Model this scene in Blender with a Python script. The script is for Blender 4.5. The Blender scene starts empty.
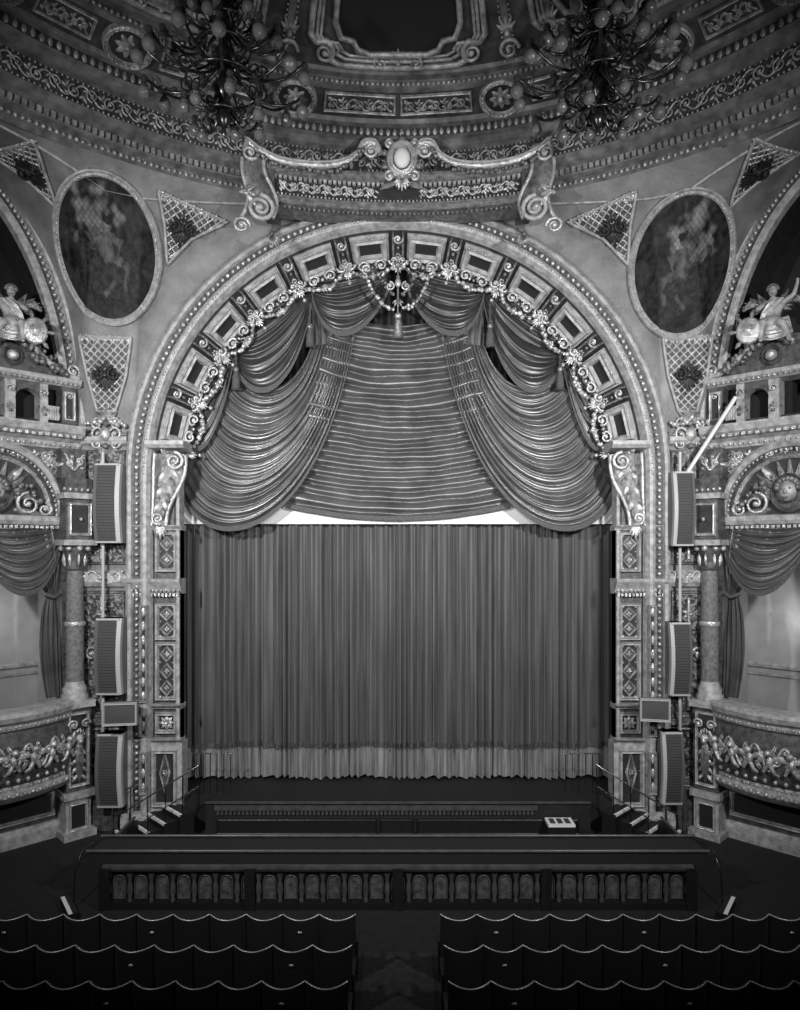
import bpy, math, random
from mathutils import Vector, Matrix, noise
from mathutils.bvhtree import BVHTree
random.seed(7)
pi=math.pi; sin=math.sin; cos=math.cos
HC=6.2; D0=15.0; FP=675.0
def q(px,py,Y=0.0):
    d=D0+Y
    return ((px-398)*d/FP, HC+(550-py)*d/FP)
def W(px,py,Y=0.0):
    x,z=q(px,py,Y); return (x,Y,z)

# ------------------------------------------------------------ materials
def mat(name,col,rough=.5,metal=0.,bump=0.,bscale=20.,var=0.,vscale=3.,sheen=0.,spec=.5,stretch=None):
    m=bpy.data.materials.new(name); m.use_nodes=True
    nt=m.node_tree; b=nt.nodes['Principled BSDF']
    b.inputs['Base Color'].default_value=(col,col,col*0.99,1)
    b.inputs['Roughness'].default_value=rough
    b.inputs['Metallic'].default_value=metal
    b.inputs['Specular IOR Level'].default_value=spec
    if sheen: 
        b.inputs['Sheen Weight'].default_value=sheen
        b.inputs['Sheen Roughness'].default_value=.4
    tc=nt.nodes.new('ShaderNodeTexCoord'); src=tc.outputs['Object']
    if stretch:
        mp=nt.nodes.new('ShaderNodeMapping'); mp.inputs['Scale'].default_value=stretch
        nt.links.new(src,mp.inputs['Vector']); src=mp.outputs['Vector']
    if var:
        n=nt.nodes.new('ShaderNodeTexNoise'); n.inputs['Scale'].default_value=vscale; n.inputs['Detail'].default_value=6
        nt.links.new(src,n.inputs['Vector'])
        r=nt.nodes.new('ShaderNodeValToRGB')
        lo=max(0,col*(1-var)); hi=min(1,col*(1+var))
        r.color_ramp.elements[0].position=.3; r.color_ramp.elements[1].position=.7
        r.color_ramp.elements[0].color=(lo,lo,lo,1); r.color_ramp.elements[1].color=(hi,hi,hi*.99,1)
        nt.links.new(n.outputs['Fac'],r.inputs['Fac']); nt.links.new(r.outputs['Color'],b.inputs['Base Color'])
    if bump:
        n=nt.nodes.new('ShaderNodeTexNoise'); n.inputs['Scale'].default_value=bscale; n.inputs['Detail'].default_value=4
        nt.links.new(src,n.inputs['Vector'])
        bp=nt.nodes.new('ShaderNodeBump'); bp.inputs['Strength'].default_value=bump; bp.inputs['Distance'].default_value=.03
        nt.links.new(n.outputs['Fac'],bp.inputs['Height']); nt.links.new(bp.outputs['Normal'],b.inputs['Normal'])
    return m
def relief_mat(name,lo,hi,scale,strength=.8):
    # carved low relief: voronoi cells raised and gilded over a darker painted ground
    m=bpy.data.materials.new(name); m.use_nodes=True
    nt=m.node_tree; b=nt.nodes['Principled BSDF']; b.inputs['Roughness'].default_value=.45
    tc=nt.nodes.new('ShaderNodeTexCoord')
    n=nt.nodes.new('ShaderNodeTexNoise'); n.inputs['Scale'].default_value=scale*.6; n.inputs['Detail'].default_value=2
    nt.links.new(tc.outputs['Object'],n.inputs['Vector'])
    mx=nt.nodes.new('ShaderNodeMix'); mx.data_type='RGBA'; mx.inputs[0].default_value=.12
    nt.links.new(tc.outputs['Object'],mx.inputs[6]); nt.links.new(n.outputs['Color'],mx.inputs[7])
    v=nt.nodes.new('ShaderNodeTexVoronoi'); v.feature='SMOOTH_F1'; v.inputs['Scale'].default_value=scale
    nt.links.new(mx.outputs[2],v.inputs['Vector'])
    r=nt.nodes.new('ShaderNodeValToRGB')
    r.color_ramp.elements[0].position=.28; r.color_ramp.elements[0].color=(hi,hi,hi,1)
    r.color_ramp.elements[1].position=.5; r.color_ramp.elements[1].color=(lo,lo,lo,1)
    nt.links.new(v.outputs['Distance'],r.inputs['Fac']); nt.links.new(r.outputs['Color'],b.inputs['Base Color'])
    bp=nt.nodes.new('ShaderNodeBump'); bp.invert=True; bp.inputs['Strength'].default_value=strength; bp.inputs['Distance'].default_value=.04
    nt.links.new(v.outputs['Distance'],bp.inputs['Height']); nt.links.new(bp.outputs['Normal'],b.inputs['Normal'])
    return m
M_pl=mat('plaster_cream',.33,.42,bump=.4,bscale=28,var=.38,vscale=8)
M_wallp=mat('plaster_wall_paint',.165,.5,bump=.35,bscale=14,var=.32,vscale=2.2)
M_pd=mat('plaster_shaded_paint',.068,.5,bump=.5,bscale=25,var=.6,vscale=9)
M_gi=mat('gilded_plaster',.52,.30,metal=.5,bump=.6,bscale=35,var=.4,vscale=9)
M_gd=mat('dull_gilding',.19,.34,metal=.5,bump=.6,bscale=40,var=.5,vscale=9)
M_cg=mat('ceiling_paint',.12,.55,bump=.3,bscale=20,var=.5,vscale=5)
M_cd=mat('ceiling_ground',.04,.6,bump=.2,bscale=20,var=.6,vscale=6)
M_dk=mat('painted_ground_dark',.009,.6,var=.3,vscale=8)  # dark ground colour; also stands in for shade in hollows and crevices
M_dm=mat('painted_ground_mid',.020,.6,var=.4,vscale=8)  # ground colour kept dark so ornament recesses read as shaded
M_rel=relief_mat('low_relief_ornament',.03,.24,9)
M_relf=relief_mat('low_relief_fine',.02,.20,14)
M_relp=relief_mat('low_relief_pier',.035,.21,16,.7)
M_bk=mat('black_void_paint',.006,.9)  # black of the ceiling fields; also stands in for unlit depth
M_vel=mat('velvet_house_curtain',.065,.65,sheen=.35,var=.5,vscale=2.0,stretch=(5,1,.22))
M_velb=mat('velvet_curtain_border',.19,.75,sheen=.3,var=.4,vscale=3.,stretch=(6,1,.4))
M_sat=mat('satin_drape',.13,.34,metal=.55,spec=.9,sheen=.15,var=.35,vscale=2)
M_satd=mat('dark_velvet_swag',.05,.36,metal=.5,sheen=.15,spec=.7,var=.3,vscale=3)
M_fr=mat('fringe_braid',.075,.6,bump=.8,bscale=60,var=.5,vscale=50)
M_cl=mat('pale_border_cloth',.70,.8)
M_marb=mat('marble_scagliola',.17,.25,var=.35,vscale=14)
M_carp=mat('carpet',.010,.95,var=.4,vscale=6,bump=.2,bscale=80)
M_aisle=mat('aisle_carpet',.018,.95,var=.5,vscale=9)
M_stage=mat('stage_boards',.010,.6,var=.3,vscale=5,stretch=(1,9,1))
M_wood=mat('dark_mahogany',.012,.35,var=.3,vscale=6,stretch=(6,1,1))
M_wood2=mat('mahogany_moulding',.06,.35,var=.3,vscale=6)
M_seat=mat('seat_plush',.006,.85,sheen=.06)
M_rim=mat('seat_brass_rim',.62,.35,metal=.5)  # brass; its bright tone also paints the light caught on seat tops
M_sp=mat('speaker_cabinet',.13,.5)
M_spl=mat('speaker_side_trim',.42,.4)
M_gr=mat('speaker_grille',.06,.6,bump=.5,bscale=120)
M_scr=mat('monitor_screen',.08,.15)
M_met=mat('dark_bronze',.055,.25,metal=.85,var=.3,vscale=10)
M_brs=mat('antique_brass',.22,.25,metal=.85)
M_wh=mat('white_nosing',.8,.5)
M_box=mat('box_wallpaper',.36,.8,var=.1,vscale=3)
M_glob=mat('lamp_glass_globe',.11,.05,spec=1.)

# ------------------------------------------------------------ mesh builder
class MB:
    def __init__(s): s.v=[];s.f=[];s.m=[];s.sm=[];s.mats=[]
    def mi(s,m):
        if m not in s.mats: s.mats.append(m)
        return s.mats.index(m)
    def face(s,idx,m,sm=False): s.f.append(idx);s.m.append(s.mi(m));s.sm.append(sm)
    def poly(s,pts,m):
        o=len(s.v); s.v+= [tuple(p) for p in pts]; s.face(list(range(o,o+len(pts))),m)
    def grid(s,rows,m,smooth=False,cu=False,cv=False):
        o=len(s.v); nu=len(rows[0]); nv=len(rows)
        for r in rows: s.v+=[tuple(p) for p in r]
        k=s.mi(m)
        for j in range(nv if cv else nv-1):
            j2=(j+1)%nv
            for i in range(nu if cu else nu-1):
                i2=(i+1)%nu
                s.f.append((o+j*nu+i,o+j*nu+i2,o+j2*nu+i2,o+j2*nu+i)); s.m.append(k); s.sm.append(smooth)
    def box(s,x0,x1,y0,y1,z0,z1,m):
        F=lambda a,b,h:(a,h,b)
        s.fbox(F,x0,x1,z0,z1,y0,y1,m)
    def fbox(s,F,a0,a1,b0,b1,h0,h1,m,na=1):
        rows=[]
        for i in range(na+1):
            a=a0+(a1-a0)*i/na
            rows.append([F(a,b0,h0),F(a,b0,h1),F(a,b1,h1),F(a,b1,h0)])
        s.grid(rows,m,cu=True); s.poly(rows[0],m); s.poly(rows[-1],m)
    def fmould(s,F,a0,a1,prof,m,na=1,smooth=False):
        s.grid([[F(a0+(a1-a0)*i/na,b,h) for b,h in prof] for i in range(na+1)],m,smooth)
    def vmould(s,F,b0,b1,prof,m,nb=1):   # vertical strip, profile (a,h)
        s.grid([[F(a,b0+(b1-b0)*i/nb,h) for a,h in prof] for i in range(nb+1)],m)
    def fframe(s,F,a0,a1,b0,b1,w,h,m,mi=None,hin=.01,h0=0.):
        def L(k,hh): return [F(a0+k,b0+k,hh),F(a1-k,b0+k,hh),F(a1-k,b1-k,hh),F(a0+k,b1-k,hh)]
        s.grid([L(0,h0),L(w*.15,h),L(w*.45,h0+(h-h0)*.7),L(w*.75,h),L(w,hin)],m,cu=True)
        if mi: s.poly(L(w,hin),mi)
    def foval(s,F,a,b,ra,rb,w,h,m,mi=None,hin=.01,n=32,h0=0.):
        def L(k,hh): return [F(a+(ra-k)*cos(2*pi*i/n),b+(rb-k)*sin(2*pi*i/n),hh) for i in range(n)]
        s.grid([L(0,h0),L(w*.15,h*.8),L(w*.35,h),L(w*.55,h*.6),L(w*.8,h*.8),L(w,hin)],m,cu=True)
        if mi: s.poly(L(w,hin),mi)
    def sph(s,c,r,m,nu=7,nv=4):
        if not isinstance(r,(tuple,list)): r=(r,r,r)
        rows=[]
        for j in range(nv+1):
            t=pi*j/nv; 
            rr=max(sin(t),.02)
            rows.append([(c[0]+r[0]*rr*cos(2*pi*i/nu),c[1]+r[1]*rr*sin(2*pi*i/nu),c[2]+r[2]*cos(t)) for i in range(nu)])
        s.grid(rows,m,True,cu=True)
    def tube(s,pts,r,m,n=6,closed=False,flat=1.):
        P=[Vector(p) for p in pts]; N=len(P)
        if N<2: return
        up=None; rows=[]
        for i in range(N):
            a=P[max(0,i-1)] if not closed else P[i-1]
            b=P[min(N-1,i+1)] if not closed else P[(i+1)%N]
            t=(b-a)
            if t.length<1e-9: t=Vector((0,0,1))
            t.normalize()
            if up is None:
                up=Vector((0,1,0)) if abs(t.y)<.9 else Vector((0,0,1))
            u=(up-t*up.dot(t)); 
            if u.length<1e-5: u=t.orthogonal()
            u.normalize(); w=t.cross(u); up=u
            rr=r[i] if isinstance(r,(list,tuple)) else r
            rows.append([P[i]+u*(rr*flat*cos(2*pi*k/n))+w*(rr*sin(2*pi*k/n)) for k in range(n)])
        s.grid(rows,m,True,cu=True,cv=closed)
        if not closed: s.poly(rows[0],m); s.poly(rows[-1],m)
    def lathe(s,prof,c,m,n=16,a0=0,a1=2*pi,smooth=True):
        full=abs(a1-a0-2*pi)<1e-6
        rows=[[(c[0]+r*cos(a0+(a1-a0)*i/n),c[1]+r*sin(a0+(a1-a0)*i/n),c[2]+z) for i in range(n if full else n+1)] for r,z in prof]
        s.grid(rows,m,smooth,cu=full)
    # ---- ornament vocabulary
    def spiral(s,F,a,b,R,turns,ang,d,r,m,h=.03,n=6,ball=True):
        K=int(12*turns)+2; pts=[];rs=[]
        for i in range(K+1):
            t=i/K; R2=R*(1-t)**.8+R*.12*t; A=ang+d*2*pi*turns*t
            pts.append(F(a+R2*cos(A),b+R2*sin(A),h+.02*t)); rs.append(r*(1-.4*t))
        s.tube(pts,rs,m,n)
        if ball: s.sph(F(a,b,h+.02),r*1.5,m,6,4)
        return pts[0]
    def leaf(s,F,a,b,ang,L,w,hh,m,h0=.0,bend=0.):
        rows=[];K=5
        for i in range(K+1):
            t=i/K; ww=w*(sin(pi*min(1,t*.9+.08))**.8)*(1-.25*t); A=ang+bend*t
            ca=a+cos(A)*L*t; cb=b+sin(A)*L*t; na=-sin(A); nb=cos(A)
            e=hh*sin(pi*(t*.8+.1))
            rows.append([F(ca-na*ww,cb-nb*ww,h0),F(ca-na*ww*.5,cb-nb*ww*.5,h0+e*.9),F(ca,cb,h0+e*.55),F(ca+na*ww*.5,cb+nb*ww*.5,h0+e*.9),F(ca+na*ww,cb+nb*ww,h0)])
        s.grid(rows,m,True)
    def palm(s,F,a,b,ang,R,m,n=7,spread=2.4,h=.06):
        for i in range(n):
            t=(i/(n-1)-.5); L=R*(1-.5*abs(t)*1.2)
            s.leaf(F,a,b,ang+t*spread,L,R*.13,h,m,.01)
        s.sph(F(a,b,h),R*.16,m,6,4)
    def ros(s,F,a,b,R,m,n=6,h=.04):
        for i in range(n): s.leaf(F,a,b,2*pi*i/n,R,R*.3,h,m,.005)
        s.sph(F(a,b,h),R*.28,m,6,4)
    def rinceau(s,F,a0,a1,bc,H,n,m,r=None,h=.03,leaves=True):
        w=(a1-a0)/n; r=r or H*.06
        pts=[]
        for i in range(n*6+1):
            a=a0+(a1-a0)*i/(n*6); pts.append(F(a,bc+H*.38*cos(pi*(a-a0)/w),h))
        s.tube(pts,r,m,5)
        for i in range(n):
            c=a0+w*(i+.5); sg=1 if i%2 else -1
            R=min(H*.34,w*.36)
            s.spiral(F,c,bc-sg*H*.06,R,1.4,pi/2*sg,1 if i%2 else -1,r,m,h,5)
            if leaves:
                s.leaf(F,c-w*.45,bc+sg*H*.1,sg*1.1,H*.38,H*.09,h*1.3,m)
                s.leaf(F,c+w*.3,bc-sg*H*.25,sg*.6,H*.4,H*.08,h*1.3,m)
                s.leaf(F,c-w*.2,bc-sg*H*.3,pi-sg*.5,H*.32,H*.08,h*1.3,m)
    def beads(s,F,a0,a1,b,step,r,m,h=.02):
        n=max(1,int(abs(a1-a0)/step))
        for i in range(n+1):
            s.sph(F(a0+(a1-a0)*i/n,b,h),r,m,5,3)
    def vbeads(s,F,a,b0,b1,step,r,m,h=.02):
        n=max(1,int(abs(b1-b0)/step))
        for i in range(n+1): s.sph(F(a,b0+(b1-b0)*i/n,h),r,m,5,3)
    def dent(s,F,a0,a1,b0,b1,step,h0,h1,m):
        n=int((a1-a0)/step)
        for i in range(n):
            a=a0+(a1-a0)*i/n; s.fbox(F,a,a+step*.6,b0,b1,h0,h1,m)
    def lattice(s,F,a0,a1,b0,b1,step,r,m,inside=None,h=.015):
        ca=(a0+a1)/2; cb=(b0+b1)/2; R=math.hypot(a1-a0,b1-b0)/2
        n=int(R/step)+1
        for sg in (1,-1):
            for k in range(-n,n+1):
                run=[]
                for j in range(-14,15):
                    t=R*j/14; u=k*step
                    a=ca+(t-sg*u)*.7071; b=cb+(sg*t+u)*.7071
                    ok=a0<=a<=a1 and b0<=b<=b1 and (inside is None or inside(a,b))
                    if ok: run.append(F(a,b,h))
                    else:
                        if len(run)>1: s.tube(run,r,m,4)
                        run=[]
                if len(run)>1: s.tube(run,r,m,4)
    def garland(s,pts,r,m,jit=.6,step=1):
        for i in range(0,len(pts),step):
            p=pts[i]
            s.sph((p[0]+random.uniform(-1,1)*r*jit,p[1]+random.uniform(-1,1)*r*jit,p[2]+random.uniform(-1,1)*r*jit),r*random.uniform(.7,1.25),m,6,4)
    def candel(s,F,a,b0,b1,w,m1,m2,h=.03):   # vertical candelabrum relief
        n=max(1,int((b1-b0)/(w*1.6))); st=(b1-b0)/n
        s.tube([F(a,b0,h),F(a,b1,h)],w*.05,m1,5)
        for i in range(n):
            z=b0+st*(i+.5)
            for s2 in (-1,1):
                G=lambda x,y,k,s2=s2:F(a+s2*x,y,k)
                s.spiral(G,w*.28,z,w*.2,1.3,pi,-1,w*.05,m1,h,5)
                s.leaf(G,.02,z+st*.2,.8,w*.45,w*.08,h*1.5,m2); s.leaf(G,.02,z-st*.25,-.6,w*.4,w*.08,h*1.5,m2)
            s.ros(F,a,z+st*.35,w*.16,m1,5,h*1.4)
    def build(s,name,parent=None,loc=None):
        me=bpy.data.meshes.new(name); me.from_pydata(s.v,[],s.f)
        for m in s.mats: me.materials.append(m)
        me.polygons.foreach_set('material_index',s.m); me.polygons.foreach_set('use_smooth',s.sm)
        me.update(); o=bpy.data.objects.new(name,me); bpy.context.scene.collection.objects.link(o)
        if parent: o.parent=parent
        if loc: o.location=loc
        return o
def empty(name):
    o=bpy.data.objects.new(name,None); bpy.context.scene.collection.objects.link(o); return o

# ------------------------------------------------------------ frames
def FW(Y0=0.,sg=1): return lambda a,b,h:(sg*a,Y0-h,b)
ZC=7.867; RO=5.98
def AB(r0,y0,r1,y1,Rref=5.2):      # band around the proscenium arch
    L=math.hypot(r1-r0,y1-y0); dr=(r1-r0)/L; dy=(y1-y0)/L
    def F(a,b,h):
        ph=a/Rref; r=r0+dr*b-dy*h; y=y0+dy*b+dr*h
        return (r*sin(ph),y,ZC+r*cos(ph))
    return F
YC=-9.2
def RB(r0,z0,r1,z1,Rref=None):     # band around the circular ceiling cornice
    Rref=Rref or r0
    L=math.hypot(r1-r0,z1-z0); dr=(r1-r0)/L; dz=(z1-z0)/L
    def F(a,b,h):
        t=a/Rref; r=r0+dr*b-dz*h; z=z0+dz*b+dr*h
        return (r*sin(t),YC+r*cos(t),z)
    F.L=L
    return F
C45=math.sqrt(.5)
def SW(sg,cx): return lambda s_,z,h:(sg*(cx+s_*C45-h*C45),-s_*C45-h*C45,z)
CX={-1:7.15,1:6.9}
rad=math.radians

# ------------------------------------------------------------ floor, stage
b=MB(); b.box(-13,13,-17,1.6,-.2,0,M_carp); b.build('floor')
b=MB(); b.box(-.52,.52,-12,-4.6,.0,.012,M_aisle); b.build('aisle_carpet_runner')
ZS=.746
b=MB()
b.box(-4.15,4.15,-.45,1.6,.0,ZS,M_stage)
b.box(-5.4,-4.15,.02,1.6,0,ZS,M_stage); b.box(4.15,5.4,.02,1.6,0,ZS,M_stage)
F=FW(-.45)
b.fmould(F,-4.15,4.15,[(ZS-.02,0),(ZS,.05),(ZS+.03,.05),(ZS+.03,-.02)],M_wood2)
b.fbox(F,-3.95,3.0,.60,.70,.0,.05,M_wood2)
b.dent(F,-3.9,2.95,.50,.58,.09,.0,.04,M_wood2)
for a0,a1 in ((-3.9,-.45),(-.4,.35),(.4,3.9)):
    b.fframe(F,a0,a1,.08,.42,.05,.04,M_wood,M_wood,.02)
b.build('stage')
b=MB()
b.box(3.12,3.72,-.95,-.52,.0,.42,M_wood); b.box(3.14,3.70,-.93,-.54,.42,.47,M_cl)
for i in range(3): b.box(3.2+.16*i,3.3+.16*i,-.86,-.62,.47,.485,M_gr)
b.build('lighting_console')

# house curtain
YH=1.05
def phase(x): return x*33+4.2*noise.noise(Vector((x*.9,0,3)))*3+2.4*noise.noise(Vector((x*3,5,0)))
def cy(x,t):
    a=(.045+.03*t)*(.7+.6*noise.noise(Vector((x*2.1,7,0)))+.3)
    return YH-a*sin(phase(x))-.04*sin(phase(x)*.37+1)-.05*sin(x*2.3)+.02*sin(phase(x)*1.9)*t
b=MB(); NX=1500; rows=[]
ztop=9.2; zb=1.58
XS=[-5.35+10.7*i/NX for i in range(NX+1)]
for j in range(9):
    t=j/8; z=ztop+(zb-ztop)*t
    rows.append([(x,cy(x,t)+(.06 if abs(x-.82)<.02 else 0),z) for x in XS])
b.grid(rows,M_vel,True)
rows=[]
for j in range(6):
    t=j/5
    rows.append([(x,cy(x,1)+.02-.02*sin(phase(x)*.8)*t,zb+(ZS+.03+.04*sin(x*1.7)**2-zb)*t) for x in XS])
b.grid(rows,M_velb,True)
rows=[[(x,cy(x,1)-.02,z+.04*sin(x*2.2)**2) for x in XS] for z in (zb-.10,zb-.02,zb+.03)]
b.grid(rows,M_fr,True)
b.build('stage_curtain')
b=MB(); b.box(-6,6,1.9,1.95,0,14,M_bk); b.build('wall_stage_rear')  # unseen dark plane added to keep world light out behind the curtain

b=MB()
rows=[[(-5.1+10.2*i/60,.85+.02*sin(i*.9),z) for i in range(61)] for z in (q(0,524,.85)[1],q(0,470,.85)[1])]
b.grid(rows,M_cl,True); b.build('pelmet_border_cloth')

# ------------------------------------------------------------ valance drapery
def bez(P,t):
    u=1-t
    return (u**3*P[0][0]+3*u*u*t*P[1][0]+3*u*t*t*P[2][0]+t**3*P[3][0], u**3*P[0][1]+3*u*u*t*P[1][1]+3*u*t*t*P[2][1]+t**3*P[3][1])
def drape(mb,A,B,nf,amp,Fm,m,nt=90,ns=36,power=1.,endk=.35,base=0.,seed=0.,fringe=None,belly=0.):
    rows=[]
    for j in range(nt+1):
        t=j/nt; tt=t**power
        P=[(A[k][0]+(B[k][0]-A[k][0])*tt,A[k][1]+(B[k][1]-A[k][1])*tt) for k in range(4)]
        r=[]
        for i in range(ns+1):
            s_=i/ns; x,y=bez(P,s_)
            env=endk+(1-endk)*sin(pi*s_)
            w=pi*nf*t+1.1*noise.noise(Vector((s_*1.6+seed,t*4,seed)))+.8*sin(5*t+seed)
            f=abs(sin(w))**.75*(.75+.35*noise.noise(Vector((t*nf*.7,seed,1.5))))+.18*abs(sin(w*2.3+s_*2))
            r.append(Fm(x,y,base+amp*env*f+belly*sin(pi*s_)*t))
        rows.append(r)
    mb.grid(rows,m,True)
    if fringe:
        last=[bez(B,i/ns) for i in range(ns+1)]
        rr=[[Fm(x,y-fringe*.3*k,base+amp*.6+belly*sin(pi*i/ns)+.03) for i,(x,y) in enumerate(last)] for k in (-.4,0,1.,3.3)]
        mb.grid(rr,M_fr,True)
def pts2(L,Y): return [q(a,b_,Y) for a,b_ in L]
YV=.66
def mir(L): return [(796-a,b_) for a,b_ in L]
b=MB(); rows=[]; NV=240; NU=70
YF=.78
for j in range(NV+1):
    t=j/NV; r=[]
    py=318+(507-318)*t; hw=62+ (112-62)*t
    for i in range(NU+1):
        u=-1+2*i/NU
        sag=(1-u*u)*13-5
        w=pi*18*t+.9*noise.noise(Vector((u*1.2,t*7,2)))+.35*noise.noise(Vector((u*4,t*12,7)))+.7*sin(9*t)
        f=abs(sin(w))**.7*(.85+.4*noise.noise(Vector((t*9,u,1))))
        x,z=q(398+hw*u,py+sag,YF)
        r.append((x,YF-.22*f-.05*sin(pi*t),z-.05*f))
    rows.append(r)
b.grid(rows,M_sat,True)
rr=[]
for k,(dy,h) in enumerate([(0,.05),(2,.10),(6,.08)]):
    rr.append([(q(398+112*(-1+2*i/NU),0,YF)[0],YF-h,q(0,507+(1-(-1+2*i/NU)**2)*13-5+dy,YF)[1]) for i in range(NU+1)])
b.grid(rr,M_fr,True)
b.build('ruched_festoon_curtain')
for sg in (-1,1):
    b=MB(); Fm=lambda a,b_,h:(a,YV-h,b_)
    A=[(312,345),(296,395),(262,400),(238,372)]
    B=[(354,338),(318,546),(212,556),(184,494)]
    if sg>0: A=mir(A);B=mir(B)
    drape(b,pts2(A,YV),pts2(B,YV),13,.19,Fm,M_sat,nt=260,ns=50,endk=.5,seed=sg*3.3+5,fringe=.10,belly=.12)
    A2=[(186,400),(200,380),(218,360),(238,340)]; B2=[(178,500),(186,510),(196,500),(204,480)]
    if sg>0: A2=mir(A2);B2=mir(B2)
    drape(b,pts2(A2,YV+.1),pts2(B2,YV+.1),6,.09,lambda a,b_,h:(a,YV+.1-h,b_),M_sat,nt=60,ns=20)
    A3=[(312,296),(312,310),(312,330),(312,347)]; B3=[(352,296),(354,310),(354,330),(355,342)]
    if sg>0: A3=mir(A3);B3=mir(B3)
    drape(b,pts2(A3,YV),pts2(B3,YV),5,.10,Fm,M_sat,nt=50,ns=10,endk=.9)
    b.build('draped_side_curtain')
YS=.56
Fm=lambda a,b_,h:(a,YS-h,b_)
def swag(A,B,nf,name='valance_swag',m=M_satd,fr=.12,amp=.12,belly=.10):
    b=MB(); drape(b,pts2(A,YS),pts2(B,YS),nf,amp,Fm,m,nt=90,ns=30,fringe=fr,belly=belly,seed=A[0][0]*.1); b.build(name)
for mm in (lambda L:L,mir):
    swag(mm([(300,284),(330,266),(365,262),(390,262)]),mm([(312,290),(322,352),(364,345),(388,290)]),6)
    swag(mm([(226,340),(246,312),(280,292),(310,282)]),mm([(230,350),(250,416),(298,402),(314,294)]),6)
    swag(mm([(186,405),(198,375),(214,355),(232,342)]),mm([(184,418),(196,478),(222,440),(236,352)]),5,amp=.07)
def tassel(x,z,Y,L=.55):
    b=MB()
    b.tube([(x,Y,z+.5),(x,Y,z)],.02,M_fr)
    b.sph((x,Y,z-.03),(.07,.07,.08),M_gd,10,6)
    b.lathe([(.03,-.08),(.07,-.12),(.06,-.16),(.085,-.2),(.10,-L),(.0,-L)],(x,Y,z),M_fr,14)
    b.build('curtain_tassel')
for px,py in ((310,325),(490,325),(236,368),(560,368)):
    x,z=q(px,py,.33); tassel(x,z,.33,.5)
b=MB(); rows=[]
for j in range(2):
    rows.append([(-5.5+11*i/200,1.3+.05*sin(i*1.1),(6.5,13.6)[j]) for i in range(201)])
b.grid(rows,M_satd,True); b.build('valance_backing_cloth')  # dark plane added behind the swags to stop light leaks

# ------------------------------------------------------------ proscenium arch
b=MB()
def archgrid(prof,m,z0=None,ph0=-90,ph1=90,n=96):
    rows=[]
    if z0 is not None: rows.append([(-r,y,z0) for r,y in prof])
    for i in range(n+1):
        ph=math.radians(ph0+(ph1-ph0)*i/n); rows.append([(r*sin(ph),y,ZC+r*cos(ph)) for r,y in prof])
    if z0 is not None: rows.append([(r,y,z0) for r,y in prof])
    b.grid(rows,m)
archgrid([(6.0,.05),(6.0,-.14),(5.93,-.20),(5.86,-.20),(5.84,-.12)],M_pl,0.)
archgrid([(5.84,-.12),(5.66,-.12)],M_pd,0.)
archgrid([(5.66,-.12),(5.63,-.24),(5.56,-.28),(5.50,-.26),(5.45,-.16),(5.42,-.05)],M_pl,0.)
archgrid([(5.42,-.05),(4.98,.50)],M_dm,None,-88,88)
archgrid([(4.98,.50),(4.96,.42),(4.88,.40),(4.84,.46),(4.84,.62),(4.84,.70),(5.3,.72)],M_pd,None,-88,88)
Fplane=lambda Y0:(lambda a,r,h:(r*sin(a/5.75),Y0-h,ZC+r*cos(a/5.75)))
Fr=Fplane(-.12)
for i in range(125):
    a=-9.03+18.06*i/124; b.sph(Fr(a,5.75,.03),.05,M_gi,6,4)
for sg in (-1,1):
    for i in range(52): b.sph((sg*5.75,-.15,.6+i*.141),.045,M_gi,6,4)
Fr2=Fplane(-.26)
for i in range(230):
    a=-9.03+18.06*i/229; b.sph(Fr2(a,5.555,.02),.028,M_gi,5,3)
FA=AB(5.42,-.05,4.98,.50,5.2); LB=math.hypot(.44,.55)
for k in range(12):
    ac=rad(-77+14*k)*5.2
    b.fbox(FA,ac-.43,ac+.43,.06,LB-.03,0,.05,M_pl,3)
    b.fframe(FA,ac-.40,ac+.40,.09,LB-.05,.16,.15,M_pl,M_dk,.056,.05)  # dark fill stands in for the shaded coffer hollow
    b.beads(FA,ac-.38,ac+.38,.10,.06,.018,M_gi,.15)
    b.beads(FA,ac-.38,ac+.38,LB-.06,.06,.018,M_gi,.15)
for k in range(13):
    ac=rad(-84+14*k)*5.2
    b.fbox(FA,ac-.09,ac+.09,.02,LB,0,.12,M_dm,1)
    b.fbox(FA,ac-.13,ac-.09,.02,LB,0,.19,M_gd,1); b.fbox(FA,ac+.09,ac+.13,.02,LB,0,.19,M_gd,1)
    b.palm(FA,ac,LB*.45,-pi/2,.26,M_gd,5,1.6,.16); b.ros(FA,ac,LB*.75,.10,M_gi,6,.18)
    b.spiral(FA,ac,.10,.11,1.2,0,1,.03,M_gi,.20)
    b.sph(FA(ac,LB+.02,.16),.08,M_gi,8,6)
b.build('proscenium_arch')
b=MB(); RG=4.78; FG=lambda a,r,h:(r*sin(a),.30-h,ZC+r*cos(a))
for k in range(12):
    a0=rad(-84+14*k); a1=a0+rad(14)
    pts=[FG(a0+(a1-a0)*i/16,4.88-.34*sin(pi*i/16)**.8,.03) for i in range(17)]
    b.tube(pts,.03,M_gd,5); b.garland(pts,.055,M_gi,.5)
    pts=[FG(a0+(a1-a0)*i/12,4.90-.14*sin(pi*i/12)**.8,.03) for i in range(13)]
    b.garland(pts,.038,M_gi,.3)
    am=(a0+a1)/2
    Fl=lambda a,b_,h,am=am:(FG(am+a/RG,RG+b_,h))
    b.spiral(Fl,-.20,.0,.13,1.3,0,1,.03,M_gi,.05); b.spiral(Fl,.20,.0,.13,1.3,pi,-1,.03,M_gi,.05)
    b.palm(Fl,0,-.16,-pi/2,.16,M_gi,5,1.8,.05)
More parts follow.
